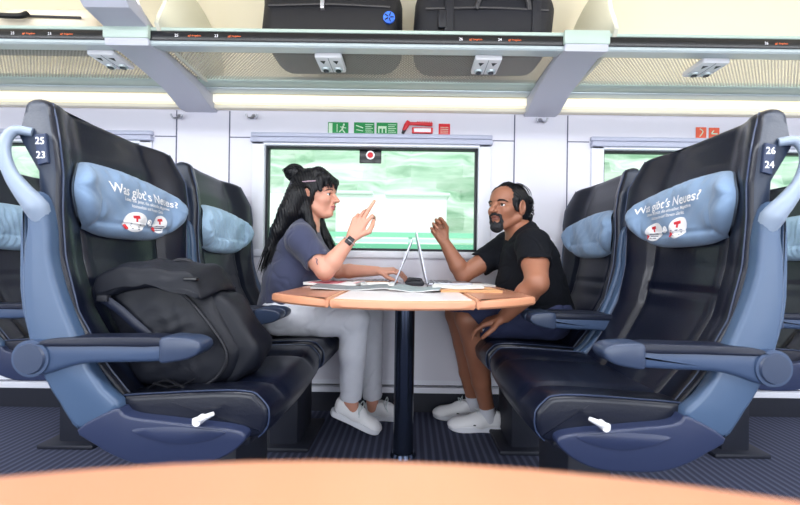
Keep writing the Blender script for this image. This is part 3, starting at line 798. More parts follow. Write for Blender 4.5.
    for i in range(nu + 1):
        for j in range(nv + 1):
            u = math.sin((-1 + 2 * i / nu) * PI / 2); v = math.sin((-1 + 2 * j / nv) * PI / 2); q = ps(u, v); V.append((front(u * .86, q[2]) - .002, q[1], q[2]))
    for i in range(nu):
        for j in range(nv):
            a = b + i * (nv + 1) + j; Fc.append((a, a + 1, a + nv + 2, a + nv + 1))
    pil = put(MB().add(V, Fc), 'headrest_pillow', M['denim_pale'] if pillow == 'pleated' else M['denim'], smooth=True)
    if pillow == 'printed':
        # lettering wraps the cloth: (u, v) on the pillow -> surface; reads left to right for whoever faces the seat
        sg = s
        shf = .028 if s > 0 else -.03
        def onp(a, off): # a = metres right, metres up from the pillow's middle
            u = max(-.97, min(.97, sg * (a[0] + shf) / pw)); v = max(-.95, min(.95, (a[1]) / hz)); x, y, z = ps(u, v)
            return (x + off, y, z)
        pm = MB()
        for body, size, cx, cz in (("Was gibt's Neues?", .041, .0, .036), ('Lesen Sie jetzt die aktuellen Magazine', .0145, .01, .012), ('kostenlos auf Ihrem Ger\u00e4t', .0145, .01, -.004)):
            v, f = text_mesh(body, size, .0006 if size > .03 else .0002)
            pm.add([onp((p[0] + cx, p[1] + cz), .0022) for p in v], f)
        put(pm, 'lettering', M['print'], pil, smooth=False)
        for cx, cz, rx, rz, rot in ((-.055, -.052, .050, .030, .22), (.066, -.048, .038, .030, .4)):
            bm_ = MB(); ring = []
            V = []; Fc = []; K = 36; Rn = 6
            for i in range(Rn + 1):
                for k in range(K):
                    a = 2 * PI * k / K; p = (rx * i / Rn * math.cos(a), rz * i / Rn * math.sin(a)); V.append(onp((cx + p[0] * math.cos(rot) - p[1] * math.sin(rot), cz + p[0] * math.sin(rot) + p[1] * math.cos(rot)), .0022))
            for i in range(Rn):
                for k in range(K): Fc.append((i * K + k, i * K + (k + 1) % K, (i + 1) * K + (k + 1) % K, (i + 1) * K + k))
            bm_.add(V, Fc)
            def blob(pts, mi): bm_.add([onp((cx + p[0], cz + p[1]), .0034) for p in pts], [tuple(range(len(pts)))], mi)
            blob([(-.012, .018), (.010, .021), (.013, .012), (.004, .010), (.004, .0), (-.003, .0), (-.003, .010), (-.011, .010)], 1)
            for q in range(3): blob([(-.022, -.006 - .007 * q), (.02 - .004 * q, -.006 - .007 * q), (.02 - .004 * q, -.0085 - .007 * q), (-.022, -.0085 - .007 * q)], 2)
            cc = (-rx * .8, -rz * .62)
            blob([(cc[0] + .008 * math.cos(a), cc[1] + .008 * math.sin(a)) for a in np.linspace(0, 2 * PI, 15)[:-1]], 1)
            bb = put(bm_, 'printed_badge', [M['print'], M['red'], M['navyprint']], pil, smooth=False)
        dm = MB()
        for rr, mi, of in ((.011, 0, .0026), (.006, 1, .0034)):
            dm.add([onp((.008 + rr * math.cos(a), -.048 + rr * math.sin(a)), of) for a in np.linspace(0, 2 * PI, 19)[:-1]], [tuple(range(18))], mi)
        put(dm, 'printed_badge', [M['print'], M['navyprint']], pil, smooth=False)
    return t

YN, YF = 1.24, 1.858
make_seat(1, YN, 'navy leather aisle seat numbered 25 and 23 that holds the black backpack', pillow='printed', numbers=('25', '23'))
make_seat(-1, YN, 'empty navy leather aisle seat numbered 26 and 24, nearest on the right', pillow='printed', numbers=('26', '24'))
make_seat(1, YF, 'leather window seat behind the woman, with a pleated pale blue pillow', aisle=False, pillow='pleated')
make_seat(-1, YF, 'navy leather window seat behind the man in the black t-shirt', aisle=False)
make_seat(1, YF, 'leather seat of the next row, cut off at the left edge of the photo', aisle=False, pillow='pleated', sx=-.99)
make_seat(-1, YF, 'leather seat of the next row, cut off at the right edge of the photo', aisle=False, pillow='pleated', sx=.99)

# ================================================================ tables
ZT_ = .772
def table_top(cx, ya, yb, sag, hw, hinge, thick, par, far_dir, names=('tabletop', 'flap')):
    """rounded aisle end at ya bulging by sag, straight end at yb"""
    sgn = 1 if yb > ya else -1
    R = (hw * hw + sag * sag) / (2 * sag)
    def edge(x): return ya + sgn * (R - math.sqrt(max(R * R - x * x, 0)))
    def panel(x0, x1, m, name, rim, tk, raised):
        xs_ = np.linspace(x0, x1, 22); out = [(x, edge(x)) for x in xs_] + [(x1, yb), (x0, yb)]
        p = np.array(out); 
        # rounded rim body in beech
        prf = [(0, 0), (.003, -.006), (0, -.0)]
        V = []; rows = [(0.006, ZT_ - tk), (0, ZT_ - tk + .006), (0, ZT_ - .006), (.004, ZT_ - .001), (.007, ZT_)]
        if area2(p) < 0: p = p[::-1]
        n = len(p)
        for ins, z in rows:
            for q in inset(p, ins): V.append((cx + q[0], q[1], z))
        Fc = []
        for i in range(len(rows) - 1):
            for k in range(n): Fc.append((i * n + k, i * n + (k + 1) % n, (i + 1) * n + (k + 1) % n, (i + 1) * n + k))
        Fc.append(tuple(range(n))[::-1]); Fc.append(tuple((len(rows) - 1) * n + k for k in range(n)))
        o = MB().add(V, Fc).build(name, M['wood'], par, 40)
        q = inset(p, rim); V = [(cx + a[0], a[1], ZT_ + .0012) for a in q] + [(cx + a[0], a[1], ZT_ - .004) for a in q]
        Fc = [tuple(range(n))] + [(k, (k + 1) % n, n + (k + 1) % n, n + k) for k in range(n)]
        MB().add(V, Fc).build('laminate', m, o, smooth=False)
        return o
    panel(-hinge, hinge, M['laminate'], 'tabletop', raised_rim, thick, 0)
    for a, b in ((-hw, -hinge - .003), (hinge + .003, hw)): 
        o = panel(a, b, M['flap'], 'folding_flap', raised_rim, thick, 0)
raised_rim = .012
tb = thing('folding_table', 'table with rounded beech edge and two folding flaps between the woman and the man', 'table', (-.02, 1.62, 0))
table_top(-.02, 1.05, 2.185, .20, .445, .215, .028, tb, 1)
MB().cyl((-.02, 1.70, 0), (-.02, 1.70, ZT_ - .028), .046, n=40).build('leg', M['steel'], tb)
MB().cyl((-.02, 1.70, 0), (-.02, 1.70, .018), .06, .052, n=40).build('foot_ring', M['steel'], tb)
MB().box((-.20, 1.2, ZT_ - .045), (.16, 2.15, ZT_ - .028), .005).build('frame', M['steel'], tb)
raised_rim = .06
t2 = thing('folding_table', 'blurred beech table end in the foreground, where the photographer sits', 'table', (-.03, -.3, 0))
table_top(-.03, .207, -1.0, .15, .46, .40, .028, t2, -1)
MB().cyl((-.03, -.45, 0), (-.03, -.45, ZT_ - .028), .046, n=32).build('leg', M['steel'], t2)

# ================================================================ things on the table
def slab(name, lab, cat, c, size, ang, m_top, m_body, z0, th, group=None, wave=0, tilt=0, pages=True):
    """booklet lying on the table: cover and page block with a slight curl"""
    w, l = size; nx_, ny_ = 18, 6; o = thing(name, lab, cat, (c[0], c[1], z0), group); ca, sa = math.cos(ang), math.sin(ang)
    def pt(a, b, z):
        zz = z0 + z + wave * (math.cos(a / w * 2 * PI) * -.5 + .5) * (1 + .3 * b / l) + tilt * (a / w + .5)
        return (c[0] + a * ca - b * sa, c[1] + a * sa + b * ca, zz)
    def sheet(za, zb, g):
        V = []; Fc = []
        for k, z in enumerate((za, zb)):
            for i in range(nx_ + 1):
                for j in range(ny_ + 1): V.append(pt((-.5 + i / nx_) * (w - g), (-.5 + j / ny_) * (l - g), z))
        N = (nx_ + 1) * (ny_ + 1); q = lambda i, j, k: k * N + i * (ny_ + 1) + j
        for i in range(nx_):
            for j in range(ny_): Fc.append((q(i, j, 1), q(i + 1, j, 1), q(i + 1, j + 1, 1), q(i, j + 1, 1))); Fc.append((q(i, j, 0), q(i, j + 1, 0), q(i + 1, j + 1, 0), q(i + 1, j, 0)))
        for i in range(nx_): Fc += [(q(i, 0, 0), q(i + 1, 0, 0), q(i + 1, 0, 1), q(i, 0, 1)), (q(i, ny_, 0), q(i, ny_, 1), q(i + 1, ny_, 1), q(i + 1, ny_, 0))]
        for j in range(ny_): Fc += [(q(0, j, 0), q(0, j, 1), q(0, j + 1, 1), q(0, j + 1, 0)), (q(nx_, j, 0), q(nx_, j + 1, 0), q(nx_, j + 1, 1), q(nx_, j, 1))]
        return MB().add(V, Fc)
    sheet(0.0006, th - .001, .004).build('pages', m_body, o, 30)
    sheet(th - .001, th, 0).build('cover', m_top, o, 30)
    return o
def at(px, d): return ((px - 410) * d / F, d)
z = ZT_ + .0012
slab('magazine', 'open grey printed magazine lying flat at the front left of the table', 'magazine', at(352, 1.50), (.30, .22), .12, M['paper_grey'], M['paper'], z, .005, wave=.008)
slab('magazine', 'folded pink and red covered magazine by the woman\'s elbow', 'magazine', at(336, 1.73), (.24, .20), -.1, M['paper_pink'], M['paper'], z + .0002, .012, wave=.004)
slab('newspaper', 'white folded newspaper between the woman\'s elbow and her laptop', 'newspaper', at(378, 1.68), (.15, .11), .08, M['paper'], M['paper'], z, .008, wave=.004)
slab('notebook', 'small brown notebook lying on the white folded newspaper', 'notebook', at(377, 1.68), (.10, .07), .3, M['book_brown'], M['paper'], z + .0085, .012)
slab('magazine', 'curled teal grey open magazine in the middle of the table front', 'magazine', at(418, 1.46), (.19, .24), -.15, M['paper_teal'], M['paper'], z, .005, wave=.010)
slab('book', 'large tan orange bound book lying lowest at the right of the table', 'book', at(467, 1.47), (.235, .20), .04, M['book_orange'], M['book_orange'], z, .008)
slab('magazine', 'white magazine resting on the tan orange book', 'magazine', at(458, 1.50), (.20, .17), -.12, M['paper'], M['paper'], z + .0088, .006, wave=.004)
slab('newspaper', 'white paper pad lying under the man\'s raised forearm', 'newspaper', at(482, 1.84), (.10, .16), .05, M['paper'], M['paper'], z, .006)

def laptop(lab, hx, base_dir, top, d, hinge_z=None):
    o = thing('laptop', lab, 'laptop', (hx, d, z), 'laptops back to back')
    bx0, bx1 = hx, hx + base_dir * .215
    MB().box((min(bx0, bx1), d - .15, z + .001), (max(bx0, bx1), d + .15, z + .015), .004).build('base', M['laptop'], o)
    kb = MB()
    for i in range(5):
        for j in range(12): 
            kx = hx + base_dir * (.03 + .021 * i); ky = d - .13 + .0217 * j; kb.box((kx - .008, ky, z + .0145), (kx + .008, ky + .018, z + .0165), .001, seg=1)
    kb.build('keyboard', M['screen'], o)
    v = np.array([top[0] - hx, 0, top[1] - (z + .014)]); L = np.linalg.norm(v); v /= L; nn = np.array([-v[2], 0, v[0]]) * -base_dir
    def Q(a, b, y): p = np.array([hx, 0, z + .014]) + v * a + nn * b; return (p[0], y, p[2])
    def plate(a0, a1, b0, b1, y0, y1): 
        V = [Q(a, b, y) for y in (y0, y1) for (a, b) in ((a0, b0), (a1, b0), (a1, b1), (a0, b1))]
        return MB().add(V, [(0, 1, 2, 3), (7, 6, 5, 4), (0, 4, 5, 1), (1, 5, 6, 2), (2, 6, 7, 3), (3, 7, 4, 0)])
    plate(0, L, -.003, .003, d - .15, d + .15).build('lid', M['laptop'], o, smooth=False)
    sgn = 1 if base_dir > 0 else 1
    plate(.012, L - .01, .003, .0042, d - .14, d + .14).build('screen', M['screen'], o, smooth=False)
    return o
top = P(412, 241, 1.88); laptop('slim laptop on the woman\'s side, its screen held by her left hand', P(396, 281, 1.88)[0], -1, (top[0], top[2]), 1.90)
top = P(416, 233, 1.88); laptop('open laptop on the man\'s side with its screen standing almost upright', P(426, 281, 1.88)[0], 1, (top[0], top[2]), 1.90)

# black cable pouch and thin cables
c = at(415, 1.70); pc = thing('cable_pouch', 'small black pouch with cables lying between the two laptops', 'pouch', (c[0], c[1], z))
pm = Sdf((c[0] - .07, c[1] - .05, z - .01), (c[0] + .07, c[1] + .05, z + .07), .002)
pm.cone((c[0] - .03, c[1], z + .016), .015, (c[0] + .03, c[1] - .01, z + .015), .014, .005).cone((c[0] - .025, c[1] + .01, z + .03), .011, (c[0] + .025, c[1], z + .028), .011, .004)
pm.plane((0, 0, z + .001), (0, 0, -1))
link('body', pm.mesh(folds(.0015, [((1, 0, 1), .02, 1)])), M['pack_dark'], pc)
MB().tube([(c[0] - .04, c[1] - .012, z + .02), (c[0], c[1] - .024, z + .036), (c[0] + .04, c[1] - .015, z + .018)], .003, 6).build('strap', M['pack_dark'], pc)
c = at(432, 1.66); 
tag(MB().tube([(c[0] - .02, c[1], z + .002), (c[0] - .012, c[1] + .01, z + .018), (c[0] + .006, c[1], z + .02), (c[0] + .012, c[1] - .01, z + .003), (c[0] + .03, c[1], z + .0025), (c[0] + .036, c[1] + .015, z + .014), (c[0] + .05, c[1] + .01, z + .004)], .0022, 6).build('cable', M['pack_dark']),
    'thin dark looped cable beside the man\'s laptop', 'cable')

# ================================================================ backpack on the near left seat
bp = thing('backpack', 'large black nylon backpack leaning on the aisle seat left of the woman', 'backpack', (-.65, 1.2, .53))
def bpx(px, py, d=1.04): q = P(px, py, d); return (q[0], q[2])
outline = [bpx(*q) for q in ((100, 294), (120, 281), (150, 278), (180, 283), (196, 296), (214, 318), (230, 346), (231, 362), (222, 380), (200, 391), (165, 389), (135, 386), (122, 366), (112, 338), (102, 314))]
def bwarp(x, y, z): 
    t = (y - 1.04) / .19; b_ = math.sin(PI * min(1, max(0, t)))
    return (x + .018 * b_ + .003 * math.sin(y * 60 + z * 40), y, z + .02 * b_ * ss(.6, .8, z) + .003 * math.sin(x * 70 + y * 50))
prism(outline, 1.045, 1.22, .03, 5, sm=5, mid=14, warp=bwarp, cap=12, bulge=.014, wrinkle=.0035).build('body', M['pack'], bp, 60)
lid = [bpx(*q) for q in ((99, 295), (97, 281), (106, 270), (130, 266), (170, 269), (192, 273), (199, 283), (205, 298), (192, 295), (170, 291), (140, 288), (116, 296))]
prism(lid, 1.022, 1.24, .016, 5, sm=5, mid=14, warp=bwarp, cap=6, bulge=.008, wrinkle=.003).build('top_lid', M['pack'], bp, 60)
pk = [bpx(*q) for q in ((194, 300), (216, 306), (240, 338), (248, 352), (242, 372), (226, 386), (214, 385), (214, 362), (212, 345), (200, 318))]
prism(pk, 1.07, 1.20, .02, 4, sm=5, mid=8, warp=bwarp, cap=5, bulge=.006, wrinkle=.002).build('front_pocket', M['pack'], bp, 60)
seam = [bpx(*q) for q in ((101, 296), (118, 289), (145, 286), (172, 289), (188, 299), (206, 320), (224, 346), (226, 362), (216, 378), (200, 388))]
MB().tube([(a, 1.040, b) for a, b in seam], .0045, 6, res=4).build('piping', M['pack_dark'], bp)
st_ = [bpx(*q) for q in ((106, 297), (122, 308), (140, 324), (160, 342), (175, 356))]
MB().tube([(a, 1.026, b) for a, b in st_], .013, 8, res=4, flat=.25, up=(0, 1, 0)).build('side_strap', M['arm_pad'], bp)
a, b = bpx(193, 279); MB().box((a - .016, 1.018, b - .005), (a + .022, 1.034, b + .006), .003).build('buckle', M['black'], bp)
a, b = bpx(108, 298); MB().box((a - .014, 1.016, b - .008), (a + .016, 1.032, b + .010), .003).build('buckle', M['pack_dark'], bp)
for k, (q0, q1, q2) in enumerate((((150, 388), (170, 378), (190, 386)), ((160, 380), (182, 384), (200, 376)), ((165, 390), (185, 381), (198, 390)))):
    pts = [bpx(*q0), bpx(*q1), bpx(*q2)]; MB().tube([(a, 1.02 - .006 * k, b) for a, b in pts], .007, 6, flat=.4).build('strap', M['pack_dark'], bp)
hd = [bpx(*q) for q in ((150, 270), (158, 263), (172, 263), (180, 271))]
MB().tube([(a, 1.12, b + .006) for a, b in hd], .007, 8).build('carry_handle', M['pack_dark'], bp)

# ================================================================ luggage on the rack
def bag(name, lab, cat, x0, x1, y0, y1, h, m, r=.06):
    o = thing(name, lab, cat, ((x0 + x1) / 2, (y0 + y1) / 2, ZR + .005)); z0 = ZR + .005
    mb = MB().box((x0, y0, z0), (x1, y1, z0 + h), r, seg=6); 
    mb.v = [(a + .006 * math.sin(c_ * 30 + b_ * 9), b_ + .006 * math.sin(a * 20), max(z0, c_ + .008 * math.sin(a * 14 + 1) * (c_ > z0 + .1))) for a, b_, c_ in mb.v]
    mb.build('body', m, o, 60)
    MB().tube([(x0 + .05, y0 - .002, z0 + h * .55), ((x0 + x1) / 2, y0 - .006, z0 + h * .57), (x1 - .05, y0 - .002, z0 + h * .55)], .005, 6).build('zip', M['pack_dark'], o)
    return o
b1 = bag('travel_bag', 'black travel bag with a round blue badge on the rack above the woman', 'bag', -.70, -.055, 1.66, 1.99, .31, M['bag'], .09)
c = P(389, 17, 1.65); MB().cyl((c[0], 1.66, c[2]), (c[0], 1.65, c[2]), .026, n=32).build('badge', M['blue_badge'], b1)
mb = MB()
for k in range(5): a = 2 * PI * k / 5; mb.tube([(c[0] + .006 * math.cos(a), 1.6485, c[2] + .006 * math.sin(a)), (c[0] + .021 * math.cos(a), 1.6485, c[2] + .021 * math.sin(a))], .0025, 6)
mb.build('badge_print', M['bag'], b1)
c = P(327, 2, 1.65); MB().box((c[0] - .03, 1.645, c[2] - .03), (c[0] - .012, 1.665, c[2] + .08), .003).build('clasp', M['chrome'], b1)
b2_ = bag('suitcase', 'black soft suitcase with a curved handle on the rack above the man', 'suitcase', 0.005, .655, 1.66, 1.99, .30, M['bag2'], .09)
MB().tube([(.28, 1.655, ZR + .17), (.31, 1.635, ZR + .225), (.40, 1.63, ZR + .24), (.49, 1.635, ZR + .225), (.52, 1.655, ZR + .17)], .011, 8).build('handle', M['pack_dark'], b2_)
for xx in (.16, .55): MB().box((xx - .02, 1.648, ZR + .03), (xx + .02, 1.662, ZR + .24), .003).build('strap', M['pack'], b2_)
MB().box((.11, 1.645, ZR + .08), (.15, 1.66, ZR + .16), .005).build('zip_pocket', M['pack'], b2_)
b3 = bag('suitcase', 'beige suitcase with rounded corner and black handle on the rack at the far left', 'suitcase', -2.5, -1.44, 1.66, 1.84, .19, M['bag_pale'], .08)
MB().tube([(-1.86, 1.65, ZR + .14), (-1.84, 1.63, ZR + .10), (-1.74, 1.63, ZR + .095), (-1.72, 1.65, ZR + .12)], .011, 8).build('handle', M['bag'], b3)
# ================================================================ people
def basis(f, u=(0, 0, 1)):
    f = np.array(f, float); f /= np.linalg.norm(f); u = np.array(u, float); l = np.cross(u, f); l /= np.linalg.norm(l); u = np.cross(f, l)
    return np.stack([f, l, u], 1)

def add_head(s, C, R, sc=1.0, man=False):
    T = lambda *v: C + R @ (np.array(v) * sc)
    E = lambda c, r, k=.012, sub=False: s.ell(T(*c), np.array(r) * sc, R, k * sc, sub)
    K = lambda a, ra, b, rb, k=.01: s.cone(T(*a), ra * sc, T(*b), rb * sc, k * sc)
    E((-.020, 0, .028), (.096, .076, .090))
    E((.030, 0, -.030), (.060, .058, .078), .02)
    E((.040, 0, .045), (.052, .060, .052), .02)
    for q in (-1, 1):
        K((-.012, q * .058, -.050), .020, (.050, q * .018, -.094), .017, .02)
        E((.056, q * .040, -.022), (.028, .022, .024), .02)
        E((.088, q * .033, .004), (.014, .019, .012), .008, True)
        K((.078, q * .018, .018), .008, (.064, q * .050, .018), .007, .008)
        E((.074, q * .032, .0085), (.011, .017, .006), .003)
        E((.075, q * .032, -.0075), (.009, .016, .0045), .003)
        E((.100, q * .013, -.028), (.011, .007, .008), .004)
        E((.1, q * .008, -.0365), (.006, .004, .004), .002, True)
        # ear with its bowl
        er = R @ basis((1, 0, 0), (-.25, 0, 1)); es = 1.22 if man else 1
        s.ell(T(-.014, q * .079, -.004), np.array((.020, .009, .031)) * sc * es, er, .006)
        s.ell(T(-.010, q * .088, 0), np.array((.011, .006, .019)) * sc * es, er, .003, True)
        s.ell(T(-.006, q * .080, -.03), np.array((.009, .007, .009)) * sc, er, .004)
    E((.078, 0, .028), (.018, .040, .022), .016)
    if man: K((.084, 0, .012), .009, (.118, 0, -.022), .0115, .006); E((.117, 0, -.028), (.013, .014, .010), .005)
    K((.083, 0, .014), .0085, (.111, 0, -.022), .0105, .008)
    E((.113, 0, -.026), (.012, .011, .009), .005)
    K((.080, 0, -.03), .016, (.080, 0, -.06), .019, .014)
    # lips with a parting line
    E((.092, 0, -.052), (.012, .023, .0065), .004); E((.089, 0, -.0655), (.012, .020, .0075), .004)
    E((.104, 0, -.0585), (.012, .026, .0018), .002, True)
    E((.068, 0, -.090), (.024, .024, .019), .014)
    return T

def face_parts(par, C, R, sc, man):
    T = lambda *v: C + R @ (np.array(v) * sc)
    for q in (-1, 1):
        e = MB().sphere(T(.0715, q * .032, .0015), .0125 * sc, n=12).build('eyeball', M['eye'], par)
        look = R @ np.array([.97, -.12 if not man else .2, -.02]); look /= np.linalg.norm(look)
        MB().sphere(T(.0715, q * .032, .0015) + look * .0085 * sc, .0066 * sc, n=8).build('iris', M['iris'], e)
        ls_ = [T(.0735, q * .019, .004), T(.0855, q * .027, .0075), T(.0845, q * .037, .0075), T(.073, q * .047, .003)]
        MB().tube(ls_, np.array([.0012, .0019, .0019, .0012]) * sc, 6).build('eyelashes', M['hair'], par)
        br = [T(.088, q * .012, .018), T(.091, q * .026, .024), T(.081, q * .043, .023), T(.066, q * .055, .015)]
        MB().tube(br, np.array([.0035, .0045, .0038, .0015]) * sc * (1.6 if man else .9), 8, flat=.7).build('eyebrow', M['hair'], par)

def hand(s, wrist, fwd, palm, thumb_side, curls, spread=(.10, .03, -.04, -.12), thumb=((.55, .80, .25), (.85, .4, .3), (.9, .1, .4)), sc=1.0, rw=.024):
    Fd = np.array(fwd, float); Fd /= np.linalg.norm(Fd); N = np.array(palm, float); N -= Fd * (N @ Fd); N /= np.linalg.norm(N)
    Tn = np.cross(Fd, N) * thumb_side
    w = np.array(wrist, float); G = lambda a, t, n: w + (Fd * a + Tn * t + N * n) * sc
    lat = (.028, .0095, -.0095, -.027); base = (.086, .090, .086, .077)
    L = ((.042, .026, .021), (.046, .029, .022), (.042, .027, .021), (.033, .021, .019)); rf = (.0088, .0090, .0085, .0076)
    for i in range(4):
        s.cone(G(.008, lat[i] * .55, 0), .0150 * sc, G(base[i], lat[i], 0), .0108 * sc, .008)
    s.cone(G(.02, .018, .006), .016 * sc, G(.05, .022, .008), .013 * sc, .01)
    s.cone(G(.02, -.014, .006), .015 * sc, G(.055, -.016, .006), .012 * sc, .01)
    for i in range(4):
        p = G(base[i], lat[i], 0); a = 0
        for j in range(3):
            a += curls[i][j]; d = Fd * math.cos(a) + N * math.sin(a) + Tn * spread[i] * (1 if a < 1.3 else .2); d /= np.linalg.norm(d)
            q = p + d * L[i][j] * sc; s.cone(p, rf[i] * (1 - .09 * j) * sc, q, rf[i] * (.93 - .1 * j) * sc, .0022); p = q
    p = G(.022, .024, .004); r = (.0135, .0112, .0098, .0080)
    for j, (dv, ln) in enumerate(zip(thumb, (.044, .033, .026))):
        d = Fd * dv[0] + Tn * dv[1] + N * dv[2]; d /= np.linalg.norm(d); q = p + d * ln * sc
        s.cone(p, r[j] * sc, q, r[j + 1] * sc, .006 if j == 0 else .0025); p = q
    return Fd, N, Tn

def cut(s, p, n, m=.085, k=.003):
    p = np.array(p, float); n = np.array(n, float) / np.linalg.norm(n); c = p + n * m
    s.plane(p, n, k, (c - m, c + m))

def shoe(par, heel, fwd, up, L, dark=None, sc=1.0, mirror=1):
    R = basis(fwd, up); T = lambda a, b, c: np.array(heel) + R @ (np.array([a * L, b, c]))
    hw = .046 * sc
    lo = np.minimum(T(-.1, 0, 0), T(1.1, 0, 0)) - .12; hi = np.maximum(T(-.1, 0, 0), T(1.1, 0, 0)) + .12
    s = Sdf(lo, hi, .0025)
    s.cone(T(.13, 0, .050), .037 * sc, T(.42, 0, .048), .040 * sc, .02); s.cone(T(.42, 0, .048), .040 * sc, T(.82, 0, .030), .036 * sc, .02)
    s.ell(T(.84, .002, .030), (.055 * sc, .043 * sc, .030), R, .015); s.cone(T(.10, 0, .075), .030, T(.30, 0, .072), .034, .015); s.cone(T(.36, 0, .075), .028, T(.52, 0, .065), .026, .015)
    s.cone(T(.25, 0, .125), .031, T(.19, 0, .085), .026, .004, sub=True); s.cone(T(.19, 0, .085), .026, T(.34, 0, .088), .022, .004, sub=True)
    s.plane(T(0, 0, .014), -R[:, 2], .003)
    o = link('shoe', s.mesh(folds(.0006, [((1, 0, .3), .012, 1)], 1.0)), M['shoe'], par)
    # sole outline
    out = catmull([(-.02, 0), (.02, .030), (.15, .034), (.40, .032), (.62, .043), (.80, .046), (.94, .034), (1.02, .006), (.99, -.025), (.88, -.042), (.65, -.042), (.40, -.034), (.15, -.034), (.02, -.030)], res=5, closed=True)
    V = []; Fc = []; n = len(out)
    for z, g in ((0, .97), (.004, 1.0), (.022, 1.01), (.026, .97)):
        for a, b in out: V.append(T(.5 + (a - .5) * g, b * g * sc, z + .012 * max(0, (a - .8)) * 1.5))
    for i in range(3):
        for k in range(n): Fc.append((i * n + k, i * n + (k + 1) % n, (i + 1) * n + (k + 1) % n, (i + 1) * n + k))
    Fc += [tuple(range(n))[::-1], tuple(3 * n + k for k in range(n))]
    MB().add(V, Fc).build('sole', M['sole'], o, 50)
    for i in range(5):
        a = .45 + .062 * i; h = .098 - .0085 * i
        MB().tube([T(a, -.027, h - .022), T(a + .012, -.012, h - .003), T(a + .012, .012, h - .003), T(a, .027, h - .022)], .0028, 6).build('lace', M['lace'], o)
    MB().tube([T(.43, .0, .094), T(.40, -.03, .112), T(.44, -.045, .085), T(.47, -.035, .066)], .0026, 6).tube([T(.43, 0, .094), T(.47, .02, .115), T(.50, -.012, .108), T(.47, -.028, .080), T(.50, -.042, .055)], .0026, 6).build('lace_bow', M['lace'], o)
    if dark:
        MB().sphere(T(-.005, 0, .085), (.008, .020, .024), R=R).build('heel_tab', M['shoe_dark'], o)
        sd = -R[1, 1]; q = math.copysign(1, sd)
        MB().sphere(T(.52, q * .0395, .040), (.010, .003, .0035), R=R).build('side_mark', M['shoe_dark'], o)
    return T

def hair_strands(par, guides, n, spread, r0, name='hair_strands', seed=1, res=5):
    rg = np.random.default_rng(seed); mb = MB()
    for _ in range(n):
        g = guides[rg.integers(len(guides))]; off = rg.normal(0, spread, 3); k = len(g)
        pts = [np.array(p) + off * (.4 + .6 * i / (k - 1)) + rg.normal(0, spread * .25, 3) for i, p in enumerate(g)]
        mb.tube(pts, [r0] * (k - 1) + [r0 * .3], 4, res=3)
    o = mb.build(name, M['hair'], par, True, recalc=False); o['kind'] = 'stuff'; return o

def grooves(C, amp, dirv, lam):
    dv = np.array(dirv, float); dv /= np.linalg.norm(dv)
    def f(co):
        q = co - C; t = q @ dv * 2 * PI / lam
        return amp * (np.sin(t + 2 * np.sin(q[:, 2] * 26) + np.sin(q[:, 0] * 31)) + .6 * np.sin(2.3 * t + 3 * np.sin(q[:, 2] * 17)))
    return f

# ---------------------------------------------------------------- the woman
wm = thing('person', 'woman with black hair bun, slate t-shirt and pale trousers at the table, right hand raised', 'person', (-.62, 1.85, .53))
Cw = P(316.0, 195.5, 1.85); Rw = basis((1, -.13, -.03)); SCW = 1.0
lo, hi = np.array([-.86, 1.46, -.02]), np.array([.06, 2.18, 1.36])
J = dict(neck=P(305, 226, 1.85), chest=P(301, 248, 1.85), belly=P(294, 279, 1.85), pelv=P(286, 309, 1.85),
         shN=P(301, 239, 1.69), elN=P(325, 271, 1.655), wrN=P(351, 239, 1.68), shF=P(309, 240, 2.0), elF=P(338, 271, 2.03), wrF=P(377, 271, 1.95))
hipN, knN, anN = np.array([-.60, 1.76, .625]), np.array([-.265, 1.79, .60]), np.array([-.288, 1.855, .19])
hipF, knF, anF = np.array([-.60, 1.94, .625]), np.array([-.215, 1.99, .60]), np.array([-.20, 2.07, .12])
s = Sdf(lo, hi, .003)
add_head(s, Cw, Rw, SCW)
s.cone(Cw + Rw @ np.array([-.03, 0, -.05]), .052, J['neck'], .058, .02)
s.cone(J['neck'], .06, J['chest'], .095, .04, ys=1.3); s.cone(J['chest'], .10, J['belly'], .118, .03, ys=1.3); s.cone(J['belly'], .118, J['pelv'], .115, .03, ys=1.3)
def arm(s, sh, el, wr, r, kk=.02):
    m = sh * .5 + el * .5; f1 = el * .7 + wr * .3
    s.chain([sh, m, el], [r[0], r[1], r[2]], kk); s.chain([el, f1, wr], [r[2], r[3], r[4]], .015)
arm(s, J['shN'], J['elN'], J['wrN'], (.052, .050, .040, .042, .025)); arm(s, J['shF'], J['elF'], J['wrF'], (.052, .050, .038, .038, .025))
s.cone(J['neck'], .045, J['shN'], .045, .04); s.cone(J['neck'], .045, J['shF'], .045, .04)
for h_, k_, a_ in ((hipN, knN, anN), (hipF, knF, anF)): s.chain([h_, k_, a_], [.07, .05, .034], .02)
s.cone(anN, .034, anN + np.array([.015, .01, -.06]), .030, .01); s.cone(anF, .034, anF + np.array([.0, 0, -.05]), .030, .01)
hf = (J['wrN'] - J['elN']); hf /= np.linalg.norm(hf)
ww = J['wrN'] + hf * .01
hand(s, ww, (.42, .02, .92), (.25, .95, .05), -1, ((.55, 1.0, .5), (.12, .1, .1), (.5, .55, .35), (.75, .7, .4)), thumb=((.75, .75, .1), (.95, -.1, .35), (.9, -.35, .45)), sc=1.05)
hand(s, J['wrF'] + np.array([.01, -.005, .0]), (.98, -.15, .05), (.1, .3, -.95), -1, ((.35, .5, .4), (.35, .55, .4), (.4, .6, .4), (.5, .6, .4)), thumb=((.7, .6, .3), (.9, .2, .4), (.9, 0, .5)), sc=.95)
body = link('body', s.mesh(), [M['skin_w'], M['lip_w']], wm)
paint(body, Cw + Rw @ np.array([.094, 0, -.0585]), (.020, .0235, .0135), Rw, 1)
face_parts(wm, Cw, Rw, SCW, False)
